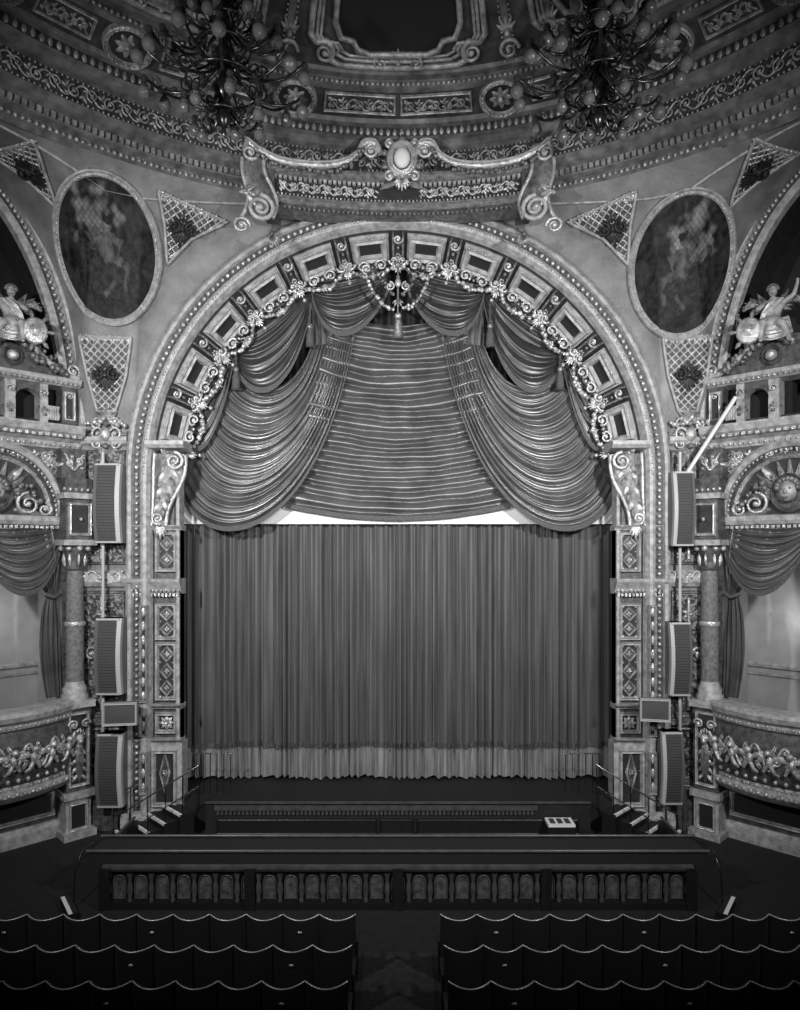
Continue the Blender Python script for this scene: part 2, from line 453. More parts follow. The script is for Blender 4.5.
for k in range(13):
    a0=rad(-84+14*k)
    Fl=lambda a,b_,h,a0=a0:(FG(a0+a/RG,RG+b_,h))
    b.palm(Fl,0,.0,-pi/2,.22,M_gi,5,1.4,.07)
    b.spiral(Fl,-.10,.08,.10,1.2,pi,1,.028,M_gi,.08); b.spiral(Fl,.10,.08,.10,1.2,0,-1,.028,M_gi,.08)
    b.sph(FG(a0,RG-.28,.05),.045,M_gi)
b.build('gilded_arch_fringe')

b=MB(); Y0=.12
P=lambda x,y:q(x,y,Y0)
for sg in (-1,1):
    F=lambda a,b_,h,sg=sg:(sg*a,Y0-h,b_)
    z0=P(0,288)[1]
    pts=[F(.78-.66*t,z0-.05-.42*sin(pi/2*t)+.42*(1-t)**2,.03) for t in [i/14 for i in range(15)]]
    b.tube(pts,.022,M_gd); b.garland(pts,.044,M_gi,.7)
    pts=[F(.40-.30*t,z0+.3-.45*sin(pi/2*t),.05) for t in [i/9 for i in range(10)]]
    b.garland(pts,.04,M_gd,.6)
    b.spiral(F,.70,z0+.40,.11,1.4,-pi/2,1,.025,M_gi,.05)
    b.spiral(F,.18,z0+.02,.10,1.4,pi/2,1,.025,M_gi,.05)
F=FW(Y0)
b.palm(F,0,P(0,300)[1],-pi/2,.22,M_gd,5,2.0,.08); b.palm(F,0,P(0,268)[1],pi/2,.18,M_gd,5,1.6,.08)
b.sph((0,Y0-.06,P(0,284)[1]),(.07,.07,.10),M_gi,10,8)
b.tube([(0,Y0,P(0,262)[1]),(0,Y0,P(0,316)[1])],.025,M_gd)
z=P(0,316)[1]
b.sph((0,Y0,z),(.08,.08,.07),M_gi,10,6)
b.lathe([(.05,-.06),(.09,-.1),(.08,-.16),(.12,-.5),(0,-.5)],(0,Y0,z),M_gd,16)
b.build('gilded_arch_pendant')

# ------------------------------------------------------------ jambs: pilasters, consoles, side piers
def zp(py,Y=0.): return q(0,py,Y)[1]
for sg in (-1,1):
    b=MB(); F=FW(0.,sg)
    cx=CX[sg]
    b.fbox(F,5.95,cx+.02,0,9.05,-.3,0,M_wallp)
    b.fbox(F,6.05,cx-.08,5.9,8.4,0,.03,M_relp)
    b.fframe(F,6.03,cx-.06,5.88,8.42,.07,.07,M_gd)
    b.candel(F,(6.05+cx-.08)/2,6.0,8.3,.8,M_gi,M_gd,.05)
    b.fbox(F,6.08,cx-.1,2.6,5.2,0,.02,M_relp)
    b.candel(F,(6.05+cx-.08)/2,2.65,5.15,.8,M_gi,M_gd,.05)
    b.fframe(F,6.05,cx-.06,2.5,5.3,.07,.05,M_gd)
    b.fmould(F,5.98,cx,[(5.35,0),(5.4,.1),(5.5,.16),(5.62,.16),(5.7,.06),(5.75,0)],M_pl)
    b.rinceau(F,6.05,cx-.05,5.6,.35,3,M_gi,.025,.14)
    b.fmould(F,5.98,cx,[(8.5,0),(8.55,.1),(8.62,.14),(8.7,.14),(8.75,0)],M_pl)
    b.fbox(F,5.98,cx,0,.9,0,.1,M_pd); b.fframe(F,6.1,cx-.1,.95,2.3,.1,.06,M_gd,M_relf)
    b.fmould(F,5.98,cx,[(2.3,0),(2.34,.12),(2.46,.12),(2.5,0)],M_gd)
    b.build('wall_pier_'+('left' if sg<0 else 'right'))
    b=MB()
    a0,a1=4.84,5.42
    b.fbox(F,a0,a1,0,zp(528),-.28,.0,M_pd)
    b.vmould(F,0,zp(470),[(4.84,-.28),(4.84,.06),(4.88,.09),(4.92,.06)],M_pl)
    secs=[(532,572,0),(603,640,1),(642,700,1),(712,733,2),(748,775,2)]
    for t,bo,k in secs:
        z1=zp(t);z0=zp(bo)
        b.fframe(F,a0+.06,a1-.04,z0,z1,.08,.09,M_pl,M_dm,.01,.0)
        H=z1-z0; am=(a0+a1)/2
        if H>.6:
            n=max(2,int(H/.34))
            hh=(H-.16)/n
            for i in range(n):
                zz=z0+.08+hh*(i+.5)
                b.foval(F,am,zz,.17,hh*.5,.05,.06,M_gi,M_pd,.02,4)
                b.ros(F,am,zz,.07,M_gi,4,.06)
                for s2 in (-1,1): b.sph(F(am+s2*.14,zz+hh*.5,.03),.035,M_gi,5,4); 
                b.sph(F(am-.14,zz-hh*.5,.03),.035,M_gi,5,4); b.sph(F(am+.14,zz-hh*.5,.03),.035,M_gi,5,4)
        else:
            b.ros(F,am,(z0+z1)/2,.17,M_gi,8,.08)
    for py,hh,w in ((586,.34,.16),(706,.12,.12),(740,.12,.12),(528,.12,.10)):
        zc=zp(py)
        b.fmould(F,a0-.05,6.02,[(zc-hh*.5,0),(zc-hh*.4,w*.6),(zc-hh*.2,w*.7),(zc,w),(zc+hh*.3,w*1.5),(zc+hh*.5,w*1.6),(zc+hh*.5,0)],M_pl)
        b.poly([F(a0-.05,zc-hh*.5,0),F(a0-.05,zc-hh*.4,w*.6),F(a0-.05,zc,w),F(a0-.05,zc+hh*.5,w*1.6),F(a0-.05,zc+hh*.5,-.25),F(a0-.05,zc-hh*.5,-.25)],M_pl)
    b.beads(F,a0,5.95,zp(590),.09,.03,M_gi,.15)
    b.dent(F,a0,5.98,zp(596),zp(593),.08,.05,.13,M_gi)
    for t,bo in ((604,700),(712,733),(748,790)):
        z1=zp(t);z0=zp(bo)
        b.fframe(F,5.46,5.64,z0,z1,.05,.33,M_pl,M_dm,.28,.2)
        n=max(1,int((z1-z0)/.3))
        for i in range(n):
            zz=z0+(z1-z0)*(i+.5)/n; b.sph(F(5.55,zz,.30),(.05,.03,.11),M_gi,6,5)
    b.fbox(F,a0-.08,5.5,0,zp(742),-.28,.12,M_pl)
    b.fframe(F,a0+.02,5.42,.55,zp(748),.09,.20,M_pl,M_dm,.13,.12)
    b.foval(lambda a,b_,h:F(a,b_,h+.13),(a0+a1)/2,1.3,.13,.45,.05,.05,M_gi,M_pd,.02,4)
    b.ros(F,(a0+a1)/2,1.3,.09,M_gi,6,.2)
    b.fmould(F,a0-.1,6.05,[(0,.3),(.35,.3),(.42,.22),(.45,.1)],M_pl)
    b.build('proscenium_pilaster')
    # console bracket carrying the arch
    b=MB(); 
    zb_=zp(528); zt=zp(452)
    Fc=lambda a,b_,h,sg=sg:(sg*a,-.10-h,b_)
    b.fbox(F,4.95,5.42,zb_,zt+.1,-.28,.05,M_pd)
    b.fmould(F,4.66,5.5,[(zt,0),(zt+.05,.3),(zt+.12,.36),(zt+.2,.36),(zt+.2,-.3),(zt,-.3)],M_pl)
    b.poly([F(4.66,zt,-.3),F(4.66,zt,0),F(4.66,zt+.05,.3),F(4.66,zt+.2,.36),F(4.66,zt+.2,-.3)],M_pl)
    L_=[];R_=[]
    for i in range(21):
        t=i/20
        L_.append(bez([(4.68,zt-.12),(4.60,zt-.85),(5.10,zb_+.75),(5.10,zb_+.05)],t)); R_.append(bez([(5.36,zt-.05),(5.40,zt-.6),(5.36,zb_+.8),(5.42,zb_+.05)],t))
    rows=[]
    for i in range(21):
        l=L_[i];r_=R_[i]; row=[]
        for k in range(9):
            u=k/8; row.append(Fc(l[0]+(r_[0]-l[0])*u,l[1]+(r_[1]-l[1])*u,.02+.12*sin(pi*u)+.03*abs(sin(pi*4*u))))
        rows.append(row)
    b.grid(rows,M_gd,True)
    b.tube([Fc(a,z,.06) for a,z in L_],.045,M_gi,8); b.tube([Fc(a,z,.05) for a,z in R_],.035,M_gi,8)
    b.spiral(Fc,4.88,zt-.24,.20,1.6,pi/2,1,.04,M_gi,.18,8)
    b.spiral(Fc,5.26,zb_+.2,.13,1.5,-pi/2,1,.035,M_gi,.14,8)
    for i in range(6):
        b.leaf(Fc,4.96+.04*i,zt-.40-.17*i,-pi/2-.6+.1*i,.26,.06,.10,M_gd if i%2 else M_gi,.12)
        b.leaf(Fc,5.08+.03*i,zt-.30-.17*i,-pi/2+.5,.26,.06,.10,M_gd if i%2==0 else M_gi,.12)
    b.palm(Fc,5.24,zb_+.08,-pi/2,.35,M_gi,5,1.2,.1)
    b.build('arch_console_bracket')

# ------------------------------------------------------------ pendentives
def ringpt(th,R=9.22,z=13.85): return Vector((R*sin(th),YC+R*cos(th),z))
SA,SBh,SZ=2.9,5.3,9.0
surf={}
for sg in (-1,1):
    cx=CX[sg]; S=SW(1,cx)
    A=[];B=[]
    for i in range(41):
        ph=rad(79*i/40); A.append(Vector((RO*sin(ph),0,ZC+RO*cos(ph)))); B.append(ringpt(rad(33*i/40)))
    x0=A[-1].x
    for i in range(1,7):
        A.append(Vector((x0+(cx-x0)*i/6,0,A[40].z+(SZ-A[40].z)*i/6))); B.append(ringpt(rad(33+4*i/6)))
    for i in range(1,61):
        ps=rad(180*i/60); A.append(Vector(S(SA*(1-cos(ps)),SZ+SBh*sin(ps),0))); B.append(ringpt(rad(37+30*i/60)))
    NVv=20; rows=[]
    for j in range(NVv+1):
        v=j/NVv; w=v**1.8
        rows.append([((a.x+(c.x-a.x)*w)*sg,a.y+(c.y-a.y)*w,a.z+(c.z-a.z)*v) for a,c in zip(A,B)])
    b=MB(); b.grid(rows,M_wallp,True)
    b.tube([(p[0],p[1]-.03,p[2]) for p in rows[18]],.03,M_pl,5)
    o=b.build('wall_pendentive_'+('left' if sg<0 else 'right'))
    g=MB(); g.grid(rows,M_wallp); surf[sg]=BVHTree.FromPolygons(g.v,g.f)
SURV=Vector((0,-D0,HC))
def sframe(sg,px,py):
    d=(Vector(W(px,py,0))-SURV).normalized()
    hit,n,_,_=surf[sg].ray_cast(SURV,d)
    if n.dot(d)>0: n=-n
    up=Vector((0,0,1)); r=Vector((-n.y,n.x,0)).normalized()
    if r.x<0: r=-r
    u=(up-n*n.dot(up)).normalized()
    bv=surf[sg]
    def F(a,b_,h):
        p=hit+r*a+u*b_
        hp,_,_,_=bv.ray_cast(p+n*1.5,-n)
        if hp is None or (hp-p).length>1.2: hp=p
        return tuple(hp+n*h)
    return F,-n.dot(d)
def vcol_mat(name):
    m=bpy.data.materials.new(name); m.use_nodes=True; nt=m.node_tree; bs=nt.nodes['Principled BSDF']
    a=nt.nodes.new('ShaderNodeVertexColor'); a.layer_name='paint'
    nt.links.new(a.outputs['Color'],bs.inputs['Base Color']); bs.inputs['Roughness'].default_value=.6; bs.inputs['Specular IOR Level'].default_value=.15
    return m
M_paint=vcol_mat('oil_painting')
def seg_d(p,a,b_):
    ax,ay=a;bx,by=b_; dx,dy=bx-ax,by-ay; t=max(0,min(1,((p[0]-ax)*dx+(p[1]-ay)*dy)/(dx*dx+dy*dy+1e-9)))
    return math.hypot(p[0]-ax-dx*t,p[1]-ay-dy*t),t
def painting_col(x,y,fl):
    x*=fl
    n=noise.noise(Vector((x*3,y*3,fl)));n2=noise.noise(Vector((x*9,y*9,fl+4)));n3=noise.noise(Vector((x*22,y*22,fl+4)))
    c=.020+.022*n+.020*n2+.012*n3
    if y>-.15:
        g=max(0,.10+.11*n+.06*n2)*min(1,(y+.15)*2.5)
        tr=min(abs(((x+y)*9)%1-.5),abs(((x-y)*9)%1-.5))
        rr=math.hypot((x+.15)*1.1,y-.38)
        m_=max(0,min(1,(.50+.35*n+.25*n2-rr)*4))
        c+=g*(.55 if tr<.15 else 1.)*m_
    xx=x+.05*n2+.04*n; yy=y+.05*noise.noise(Vector((x*7,y*7,9)))
    def cap(a,b_,r0,r1,v):
        nonlocal c
        d,t=seg_d((xx,yy),a,b_); r=r0+(r1-r0)*t
        if d<r: c=max(.010,v*(.35+.65*math.sqrt(1-(d/r)**2))*(.8+.7*n2)+.02*n3)
    cap((-.25,-.35),(.45,-.62),.34,.28,.030)
    cap((.4,-.0),(.62,-.5),.14,.22,.026)
    cap((.10,-.14),(.38,-.20),.12,.09,.085); cap((.38,-.20),(.36,-.52),.08,.05,.075)
    cap((.0,-.3),(.25,-.34),.16,.14,.035)
    cap((.12,-.45),(-.04,-.64),.06,.04,.07)
    cap((.02,.16),(.05,-.08),.115,.13,.10)
    cap((-.06,.2),(-.26,.1),.055,.045,.095); cap((-.26,.1),(-.42,.22),.04,.03,.095)
    cap((.12,.2),(.3,.12),.055,.045,.10); cap((.3,.12),(.22,-.05),.04,.03,.09)
    cap((.03,.26),(.05,.34),.045,.045,.10); cap((.06,.38),(.06,.40),.085,.08,.13)
    cap((.02,.46),(.11,.44),.055,.06,.015)
    cap((-.48,.2),(-.36,-.3),.05,.12,.035+.03*n)
    return max(.006,c)
for sg,cxp,cyp,rx,ry in ((-1,106,250,50,72),(1,684,266,48,70)):
    F,ct=sframe(sg,cxp,cyp)
    c0=Vector(F(0,0,0))
    e=Vector(F(.5,0,0)); pr=lambda v:((v.x)*FP/(v.y+D0),(v.z-HC)*FP/(v.y+D0))
    kx=math.hypot(*(Vector(pr(e))-Vector(pr(c0))))/.5
    e=Vector(F(0,.5,0)); ky=math.hypot(*(Vector(pr(e))-Vector(pr(c0))))/.5
    ra,rb=rx/kx,ry/ky
    b=MB(); NR,NS=60,180; rows=[];vals=[]
    for j in range(NR+1):
        r=[]
        for i in range(NS):
            A=2*pi*i/NS; k=max(.001,j/NR); r.append(F(ra*k*cos(A),rb*k*sin(A),.05)); vals.append(painting_col(k*cos(A),k*sin(A),-sg))
        rows.append(r)
    b.grid(rows,M_paint,True,cu=True)
    nv=len(b.v)
    b.foval(F,0,0,ra+.15,rb+.15,.17,.11,M_pl,None,.04,64)
    for i in range(90): 
        A=2*pi*i/90; b.sph(F((ra+.03)*cos(A),(rb+.03)*sin(A),.08),.022,M_gi,5,3)
    o=b.build('oval_painting'); me=o.data
    ca=me.color_attributes.new('paint','FLOAT_COLOR','POINT')
    for i in range(len(me.vertices)):
        v=vals[i] if i<nv and i<len(vals) else .3
        ca.data[i].color=(v,v,v,1)
def tri_panel(sg,px,py,pts,name='trellis_spandrel_panel'):
    F,_=sframe(sg,px,py)
    m=1 if sg<0 else -1
    T=[(m*a,b_) for a,b_ in pts]
    def inside(a,b_):
        c=False;n=len(T)
        for i in range(n):
            x1,y1=T[i];x2,y2=T[(i+1)%n]
            if (y1>b_)!=(y2>b_) and a<(x2-x1)*(b_-y1)/(y2-y1)+x1: c=not c
        return c
    b=MB()
    a0=min(p[0] for p in T);a1=max(p[0] for p in T);b0=min(p[1] for p in T);b1=max(p[1] for p in T)
    st=.05; na=int((a1-a0)/st)+1; nb=int((b1-b0)/st)+1
    for i in range(na):
        for j in range(nb):
            a=a0+i*st; z=b0+j*st
            if inside(a+st/2,z+st/2): b.poly([F(a,z,.03),F(a+st,z,.03),F(a+st,z+st,.03),F(a,z+st,.03)],M_pd)
    b.lattice(F,a0,a1,b0,b1,.12,.019,M_gi,inside,.05)
    loop=[]
    for i in range(len(T)):
        x1,y1=T[i];x2,y2=T[(i+1)%len(T)]
        for k in range(8): loop.append(F(x1+(x2-x1)*k/8,y1+(y2-y1)*k/8,.05))
    b.tube(loop,.035,M_pl,6,True)
    x1,y1=T[0];x2,y2=T[1]
    for k in range(9):
        t=(k+.5)/9; b.palm(F,x1+(x2-x1)*t,y1+(y2-y1)*t+.02,-pi/2,.18,M_gi,3,1.6,.08)
    ca=sum(p[0] for p in T)/len(T); cb=sum(p[1] for p in T)/len(T)
    b.palm(F,ca,cb+.05,pi/2,.34,M_dk,7,2.4,.10); b.palm(F,ca,cb,-pi/2,.46,M_dk,7,1.8,.10)
    for s2 in (-1,1): b.spiral(F,ca+s2*.18,cb+.02,.14,1.4,pi/2,s2,.04,M_dk,.10)
    b.ros(F,ca,cb,.09,M_gi,6,.14)
    b.build(name)
for sg in (-1,1):
    x=185 if sg<0 else 610; 
    tri_panel(sg,x,225,[(-.62,.52),(.85,.28),(.15,-.25),(-.28,-.85),(-.42,-.1)])
    x=106 if sg<0 else 688
    tri_panel(sg,x,372,[(-.50,.75),(.62,.72),(.44,-.1),(.18,-.85),(-.22,-.85),(-.40,-.1)])
    x=30 if sg<0 else 757
    tri_panel(sg,x,168,[(-.6,.55),(.7,.4),(.25,-.2),(-.05,-.75),(-.3,-.1)])
    b=MB(); F=FW(-.02,sg); ax=6.45
    z=zp(440)
    for i in range(3):
        b.spiral(F,ax-.2,z-.1+.22*i,.15,1.3,0,1,.03,M_gi,.06); b.spiral(F,ax+.2,z-.1+.22*i,.15,1.3,pi,-1,.03,M_gi,.06)
    b.sph(F(ax,z+.1,.12),(.12,.12,.15),M_gi,10,8)
    b.palm(F,ax,z+.35,pi/2,.45,M_gd,7,2.2,.1); b.palm(F,ax,z-.15,-pi/2,.45,M_gd,7,2.4,.1)
    b.ros(F,ax-.38,z+.05,.16,M_gd,6,.08); b.ros(F,ax+.38,z+.05,.16,M_gd,6,.08)
    b.garland([F(ax-.42+.84*i/16,z+.45-.12*abs(cos(pi*i/16)),.1) for i in range(17)],.055,M_gi,.8)
    b.build('gilded_wall_cartouche')

# ------------------------------------------------------------ ceiling dome and cornice
prof=[(9.6,13.9),(9.3,13.80),(9.2,13.86),(9.2,14.0),(9.05,14.04),(9.0,14.18),(8.86,14.24),(8.75,14.34),(8.72,14.74),(8.6,14.78),(8.5,14.86),(8.40,14.90),(8.40,15.08),(8.30,15.10),(8.25,15.17),(7.65,15.33),(7.62,15.29),(7.5,15.31),(7.48,15.44),(7.34,15.44),(7.3,15.5),(5.5,16.0),(5.4,15.9),(5.2,15.95),(5.1,16.1),(2.5,16.7),(0.01,16.8)]
b=MB()
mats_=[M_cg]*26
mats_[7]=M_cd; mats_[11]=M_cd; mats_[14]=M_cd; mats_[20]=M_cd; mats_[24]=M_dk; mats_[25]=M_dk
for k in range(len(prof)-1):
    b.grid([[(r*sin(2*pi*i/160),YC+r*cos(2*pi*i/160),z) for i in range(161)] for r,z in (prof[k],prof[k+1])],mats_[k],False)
b.build('ceiling')
b=MB()
T1=rad(62)
def arc(F,R): return -T1*R,T1*R
M_c=mat('ceiling_dull_gilding',.36,.36,metal=.4,bump=.5,bscale=40,var=.5,vscale=9)
F=RB(9.2,13.86,9.2,14.0); a0,a1=arc(F,9.2)
b.beads(F,a0,a1,.07,.115,.045,M_c,.02)
F=RB(9.0,14.04,9.0,14.18); a0,a1=arc(F,9.0); b.dent(F,a0,a1,.0,.1,.12,-.02,.06,M_c)
F=RB(8.75,14.34,8.72,14.74); a0,a1=arc(F,8.75); b.rinceau(F,a0,a1,.20,.34,60,M_c,.022,.03)
b.beads(F,a0,a1,.02,.09,.024,M_c,.02); b.beads(F,a0,a1,.38,.09,.024,M_c,.02)
F=RB(8.4,14.90,8.4,15.08); a0,a1=arc(F,8.4)
for i in range(130):
    a=a0+(a1-a0)*i/129; b.leaf(F,a,.01,pi/2,.16,.05,.05,M_c)
F=RB(8.25,15.17,7.65,15.33); LL=F.L; RR=8.25
for t in (-52.5,-37.5,-15,15,37.5,52.5):
    ac=rad(t)*RR
    b.foval(F,ac,LL*.5,.46,.44,.13,.10,M_c,M_dm,.03,28); b.ros(F,ac,LL*.5,.26,M_c,8,.07)
    for i in range(24): b.sph(F(ac+.38*cos(i*pi/12),LL*.5+.38*sin(i*pi/12),.08),.028,M_c,5,3)
edges=[-60,-52.5,-37.5,-15,15,37.5,52.5,60]
for k in range(7):
    x0=rad(edges[k])*RR+.55; x1=rad(edges[k+1])*RR-.55
    nseg=max(1,int((x1-x0)/1.3)); w=(x1-x0)/nseg
    for i in range(nseg):
        p0=x0+w*i+.05; p1=p0+w-.1
        b.fframe(F,p0,p1,.10,LL-.08,.05,.04,M_c)
        b.rinceau(F,p0+.08,p1-.08,LL*.5,.32,5,M_c,.02,.02)
F=RB(7.5,15.31,7.48,15.44); a0,a1=arc(F,7.5); b.beads(F,a0,a1,.05,.10,.04,M_c,.02)
F=RB(7.3,15.5,5.5,16.0); LL=F.L
for t in (-46,-23.5,-17,17,23.5,46):
    ac=rad(t)*7.3
    b.vbeads(F,ac-.1,.0,LL,.09,.025,M_c,.03); b.vbeads(F,ac+.1,.0,LL,.09,.025,M_c,.03)
    b.fbox(F,ac-.07,ac+.07,0,LL,0,.04,M_cg)
    b.spiral(F,ac,.25,.2,1.5,0,1,.04,M_c,.06); b.palm(F,ac,.55,pi/2,.35,M_c,5,1.8,.06)
for c in (0,-35,35):
    ac=rad(c)*7.3
    for (k,rr) in ((0,.06),(.12,.035),(.2,.03)):
        w=1.75-k; pts=[(-w,1.8),(-w,.62),(-w+.12,.48),(-w+.35,.52),(-w+.45,.40),(-w+.42,.18+k),(-w+.6,.1+k),(w-.6,.1+k),(w-.42,.18+k),(w-.45,.40),(w-.35,.52),(w-.12,.48),(w,.62),(w,1.8)]
        out=[]
        for i in range(len(pts)-1):
            for j in range(5): out.append((pts[i][0]+(pts[i+1][0]-pts[i][0])*j/5,pts[i][1]+(pts[i+1][1]-pts[i][1])*j/5))
        b.tube([F(ac+p[0],p[1],.05) for p in out],rr,M_c,6)
    fld=[(-1.28,1.8),(-1.28,.9),(-1.15,.62),(-.9,.58),(-.8,.42),(-.55,.34),(.55,.34),(.8,.42),(.9,.58),(1.15,.62),(1.28,.9),(1.28,1.8)]
    b.poly([F(ac+p[0],p[1],.03) for p in fld],M_bk)
    b.tube([F(ac+p[0],p[1],.05) for p in fld],.06,M_c,6)
    b.palm(F,ac,.2,pi/2,.3,M_c,7,2.6,.07)
    for s2 in (-1,1):
        b.spiral(F,ac+s2*1.45,.32,.2,1.6,pi/2,s2,.04,M_c,.07)
        b.spiral(F,ac+s2*.35,.2,.14,1.4,pi/2,-s2,.03,M_c,.07)
b.build('trim_ceiling_ornament')

# ------------------------------------------------------------ crest over arch (follows the curve of the cornice)
b=MB(); YK=-.66
def off(x): 
    x=min(abs(x),9.); return 9.2-math.sqrt(9.2*9.2-x*x)
def pc(px,py):
    x=(px-398)*14.2/FP
    for _ in range(5): d=D0+YK-off(x); x=(px-398)*d/FP
    return x,HC+(550-py)*d/FP
def FK(sg=1,dy=0.): return lambda a,b_,h:(sg*a,YK-dy-off(a)-h,b_)
F=FK()
xa,zt=pc(274,180);_,zb2=pc(398,206); _,zt=pc(398,182)
b.fbox(F,xa,-xa,zb2,zt,-.5,.0,M_dm,24)
b.fmould(F,xa-.12,-xa+.12,[(zt-.05,0),(zt,.08),(zt+.06,.16),(zt+.12,.16),(zt+.14,.0),(zt+.14,-.6)],M_gd,24)
b.fmould(F,xa-.05,-xa+.05,[(zb2-.16,-.55),(zb2-.1,.03),(zb2-.04,.10),(zb2+.03,.10),(zb2+.05,0)],M_gd,24)
b.dent(F,xa,-xa,zt-.12,zt-.05,.1,0,.06,M_gi)
b.beads(F,xa,-xa,zb2+.09,.08,.025,M_gi,.03); b.beads(F,xa,-xa,zb2-.14,.1,.035,M_gd,-.05)
b.rinceau(F,xa+.1,-.45,(zt+zb2)/2,.26,9,M_gi,.022,.03); b.rinceau(F,.45,-xa-.1,(zt+zb2)/2,.26,9,M_gi,.022,.03)
for sg in (-1,1):
    Fs=FK(sg,.0)
    cr=[(416,160),(420,150),(432,150),(440,162),(458,170),(484,171),(512,167),(534,157),(546,148),(548,156)]
    pts=[];rs=[]
    for i in range(len(cr)-1):
        p0=cr[max(0,i-1)];p1=cr[i];p2=cr[i+1];p3=cr[min(len(cr)-1,i+2)]
        for j in range(6):
            t=j/6
            f=lambda a0_,a1_,a2_,a3_:.5*((2*a1_)+(-a0_+a2_)*t+(2*a0_-5*a1_+4*a2_-a3_)*t*t+(-a0_+3*a1_-3*a2_+a3_)*t**3)
            x,z=pc(f(p0[0],p1[0],p2[0],p3[0]),f(p0[1],p1[1],p2[1],p3[1])); pts.append(Fs(x,z,.22)); rs.append(.07)
    b.tube(pts,rs,M_gi,8)
    b.tube([(a,b2-.06,c+.045) for a,b2,c in pts],.022,M_pl,6)  # thin pale line drawn as a highlight along the scroll
    b.garland([(a,b2-.05,c-.14) for a,b2,c in pts[12:44]],.05,M_gd,.7)
    b.grid([[(a,b2+.15,c-.02),(a,b2+.15,zt+.1)] for a,b2,c in pts[16:]],M_dm)
    x,z=pc(424,158); b.spiral(Fs,x,z,.15,1.6,pi/2,-1,.04,M_gi,.24,8)
    x,z=pc(543,160); b.spiral(Fs,x,z,.17,1.6,pi/2,1,.04,M_gi,.26,8); b.palm(Fs,x,z+.12,pi/2,.22,M_gd,5,1.6,.25)
    L_=[bez([pc(530,162),pc(536,185),pc(508,195),pc(522,222)],i/16) for i in range(17)]
    R_=[bez([pc(552,162),pc(556,188),pc(536,196),pc(554,222)],i/16) for i in range(17)]
    rows=[]
    for l,r_ in zip(L_,R_):
        rows.append([Fs(l[0]+(r_[0]-l[0])*k/8,l[1]+(r_[1]-l[1])*k/8,.12+.12*sin(pi*k/8)+.03*abs(sin(pi*k/2))) for k in range(9)])
    b.grid(rows,M_gd,True)
    b.tube([Fs(a,z,.15) for a,z in L_],.04,M_gi,8); b.tube([Fs(a,z,.15) for a,z in R_],.04,M_gi,8)
    x,z=pc(533,214); b.spiral(Fs,x,z,.27,1.9,pi/2,1,.05,M_pl,.26,8); b.ros(Fs,x,z,.12,M_gi,6,.34)
    x,z=pc(552,230); b.spiral(Fs,x,z,.17,1.5,pi,-1,.035,M_gi,.2,8)
    x,z=pc(538,190)
    for k in range(5): b.leaf(Fs,x,z-.11*k,-.9+.45*k,.30,.06,.12,M_gd if k%2 else M_gi,.22)
    x,z=pc(523,236); b.palm(Fs,x,z,-pi/2-.3,.28,M_gd,7,1.6,.10)
    b.fbox(Fs,abs(xa)-.02,abs(xa)+.26,zb2-.25,zt+.35,-.7,.10,M_pd,3)
x,z=pc(402,164); Fk0=FK(1,.12)
b.foval(Fk0,x,z,.34,.40,.17,.16,M_gi,M_gd,.05,32)
b.sph((x,YK-.22,z),(.17,.12,.21),M_cl,16,10)
for k in range(10):
    A=2*pi*k/10+pi/10; b.leaf(Fk0,x+.28*cos(A),z+.34*sin(A),A,.20,.07,.1,M_gd,.02)
for s2 in (-1,1):
    Fs=lambda a,b_,h,s2=s2:(x+s2*a,YK-.12-h,b_)
    b.spiral(Fs,.26,z+.34,.11,1.4,pi,1,.035,M_gi,.06,8); b.spiral(Fs,.26,z-.36,.12,1.4,pi,-1,.035,M_gi,.06,8)
    b.leaf(Fs,.1,z-.45,-.4,.40,.07,.1,M_gd)
b.palm(Fk0,x,z-.38,-pi/2,.28,M_gi,7,2.,.1); b.palm(Fk0,x,z+.36,pi/2,.18,M_gd,5,2.,.1)
b.build('crest_cartouche')

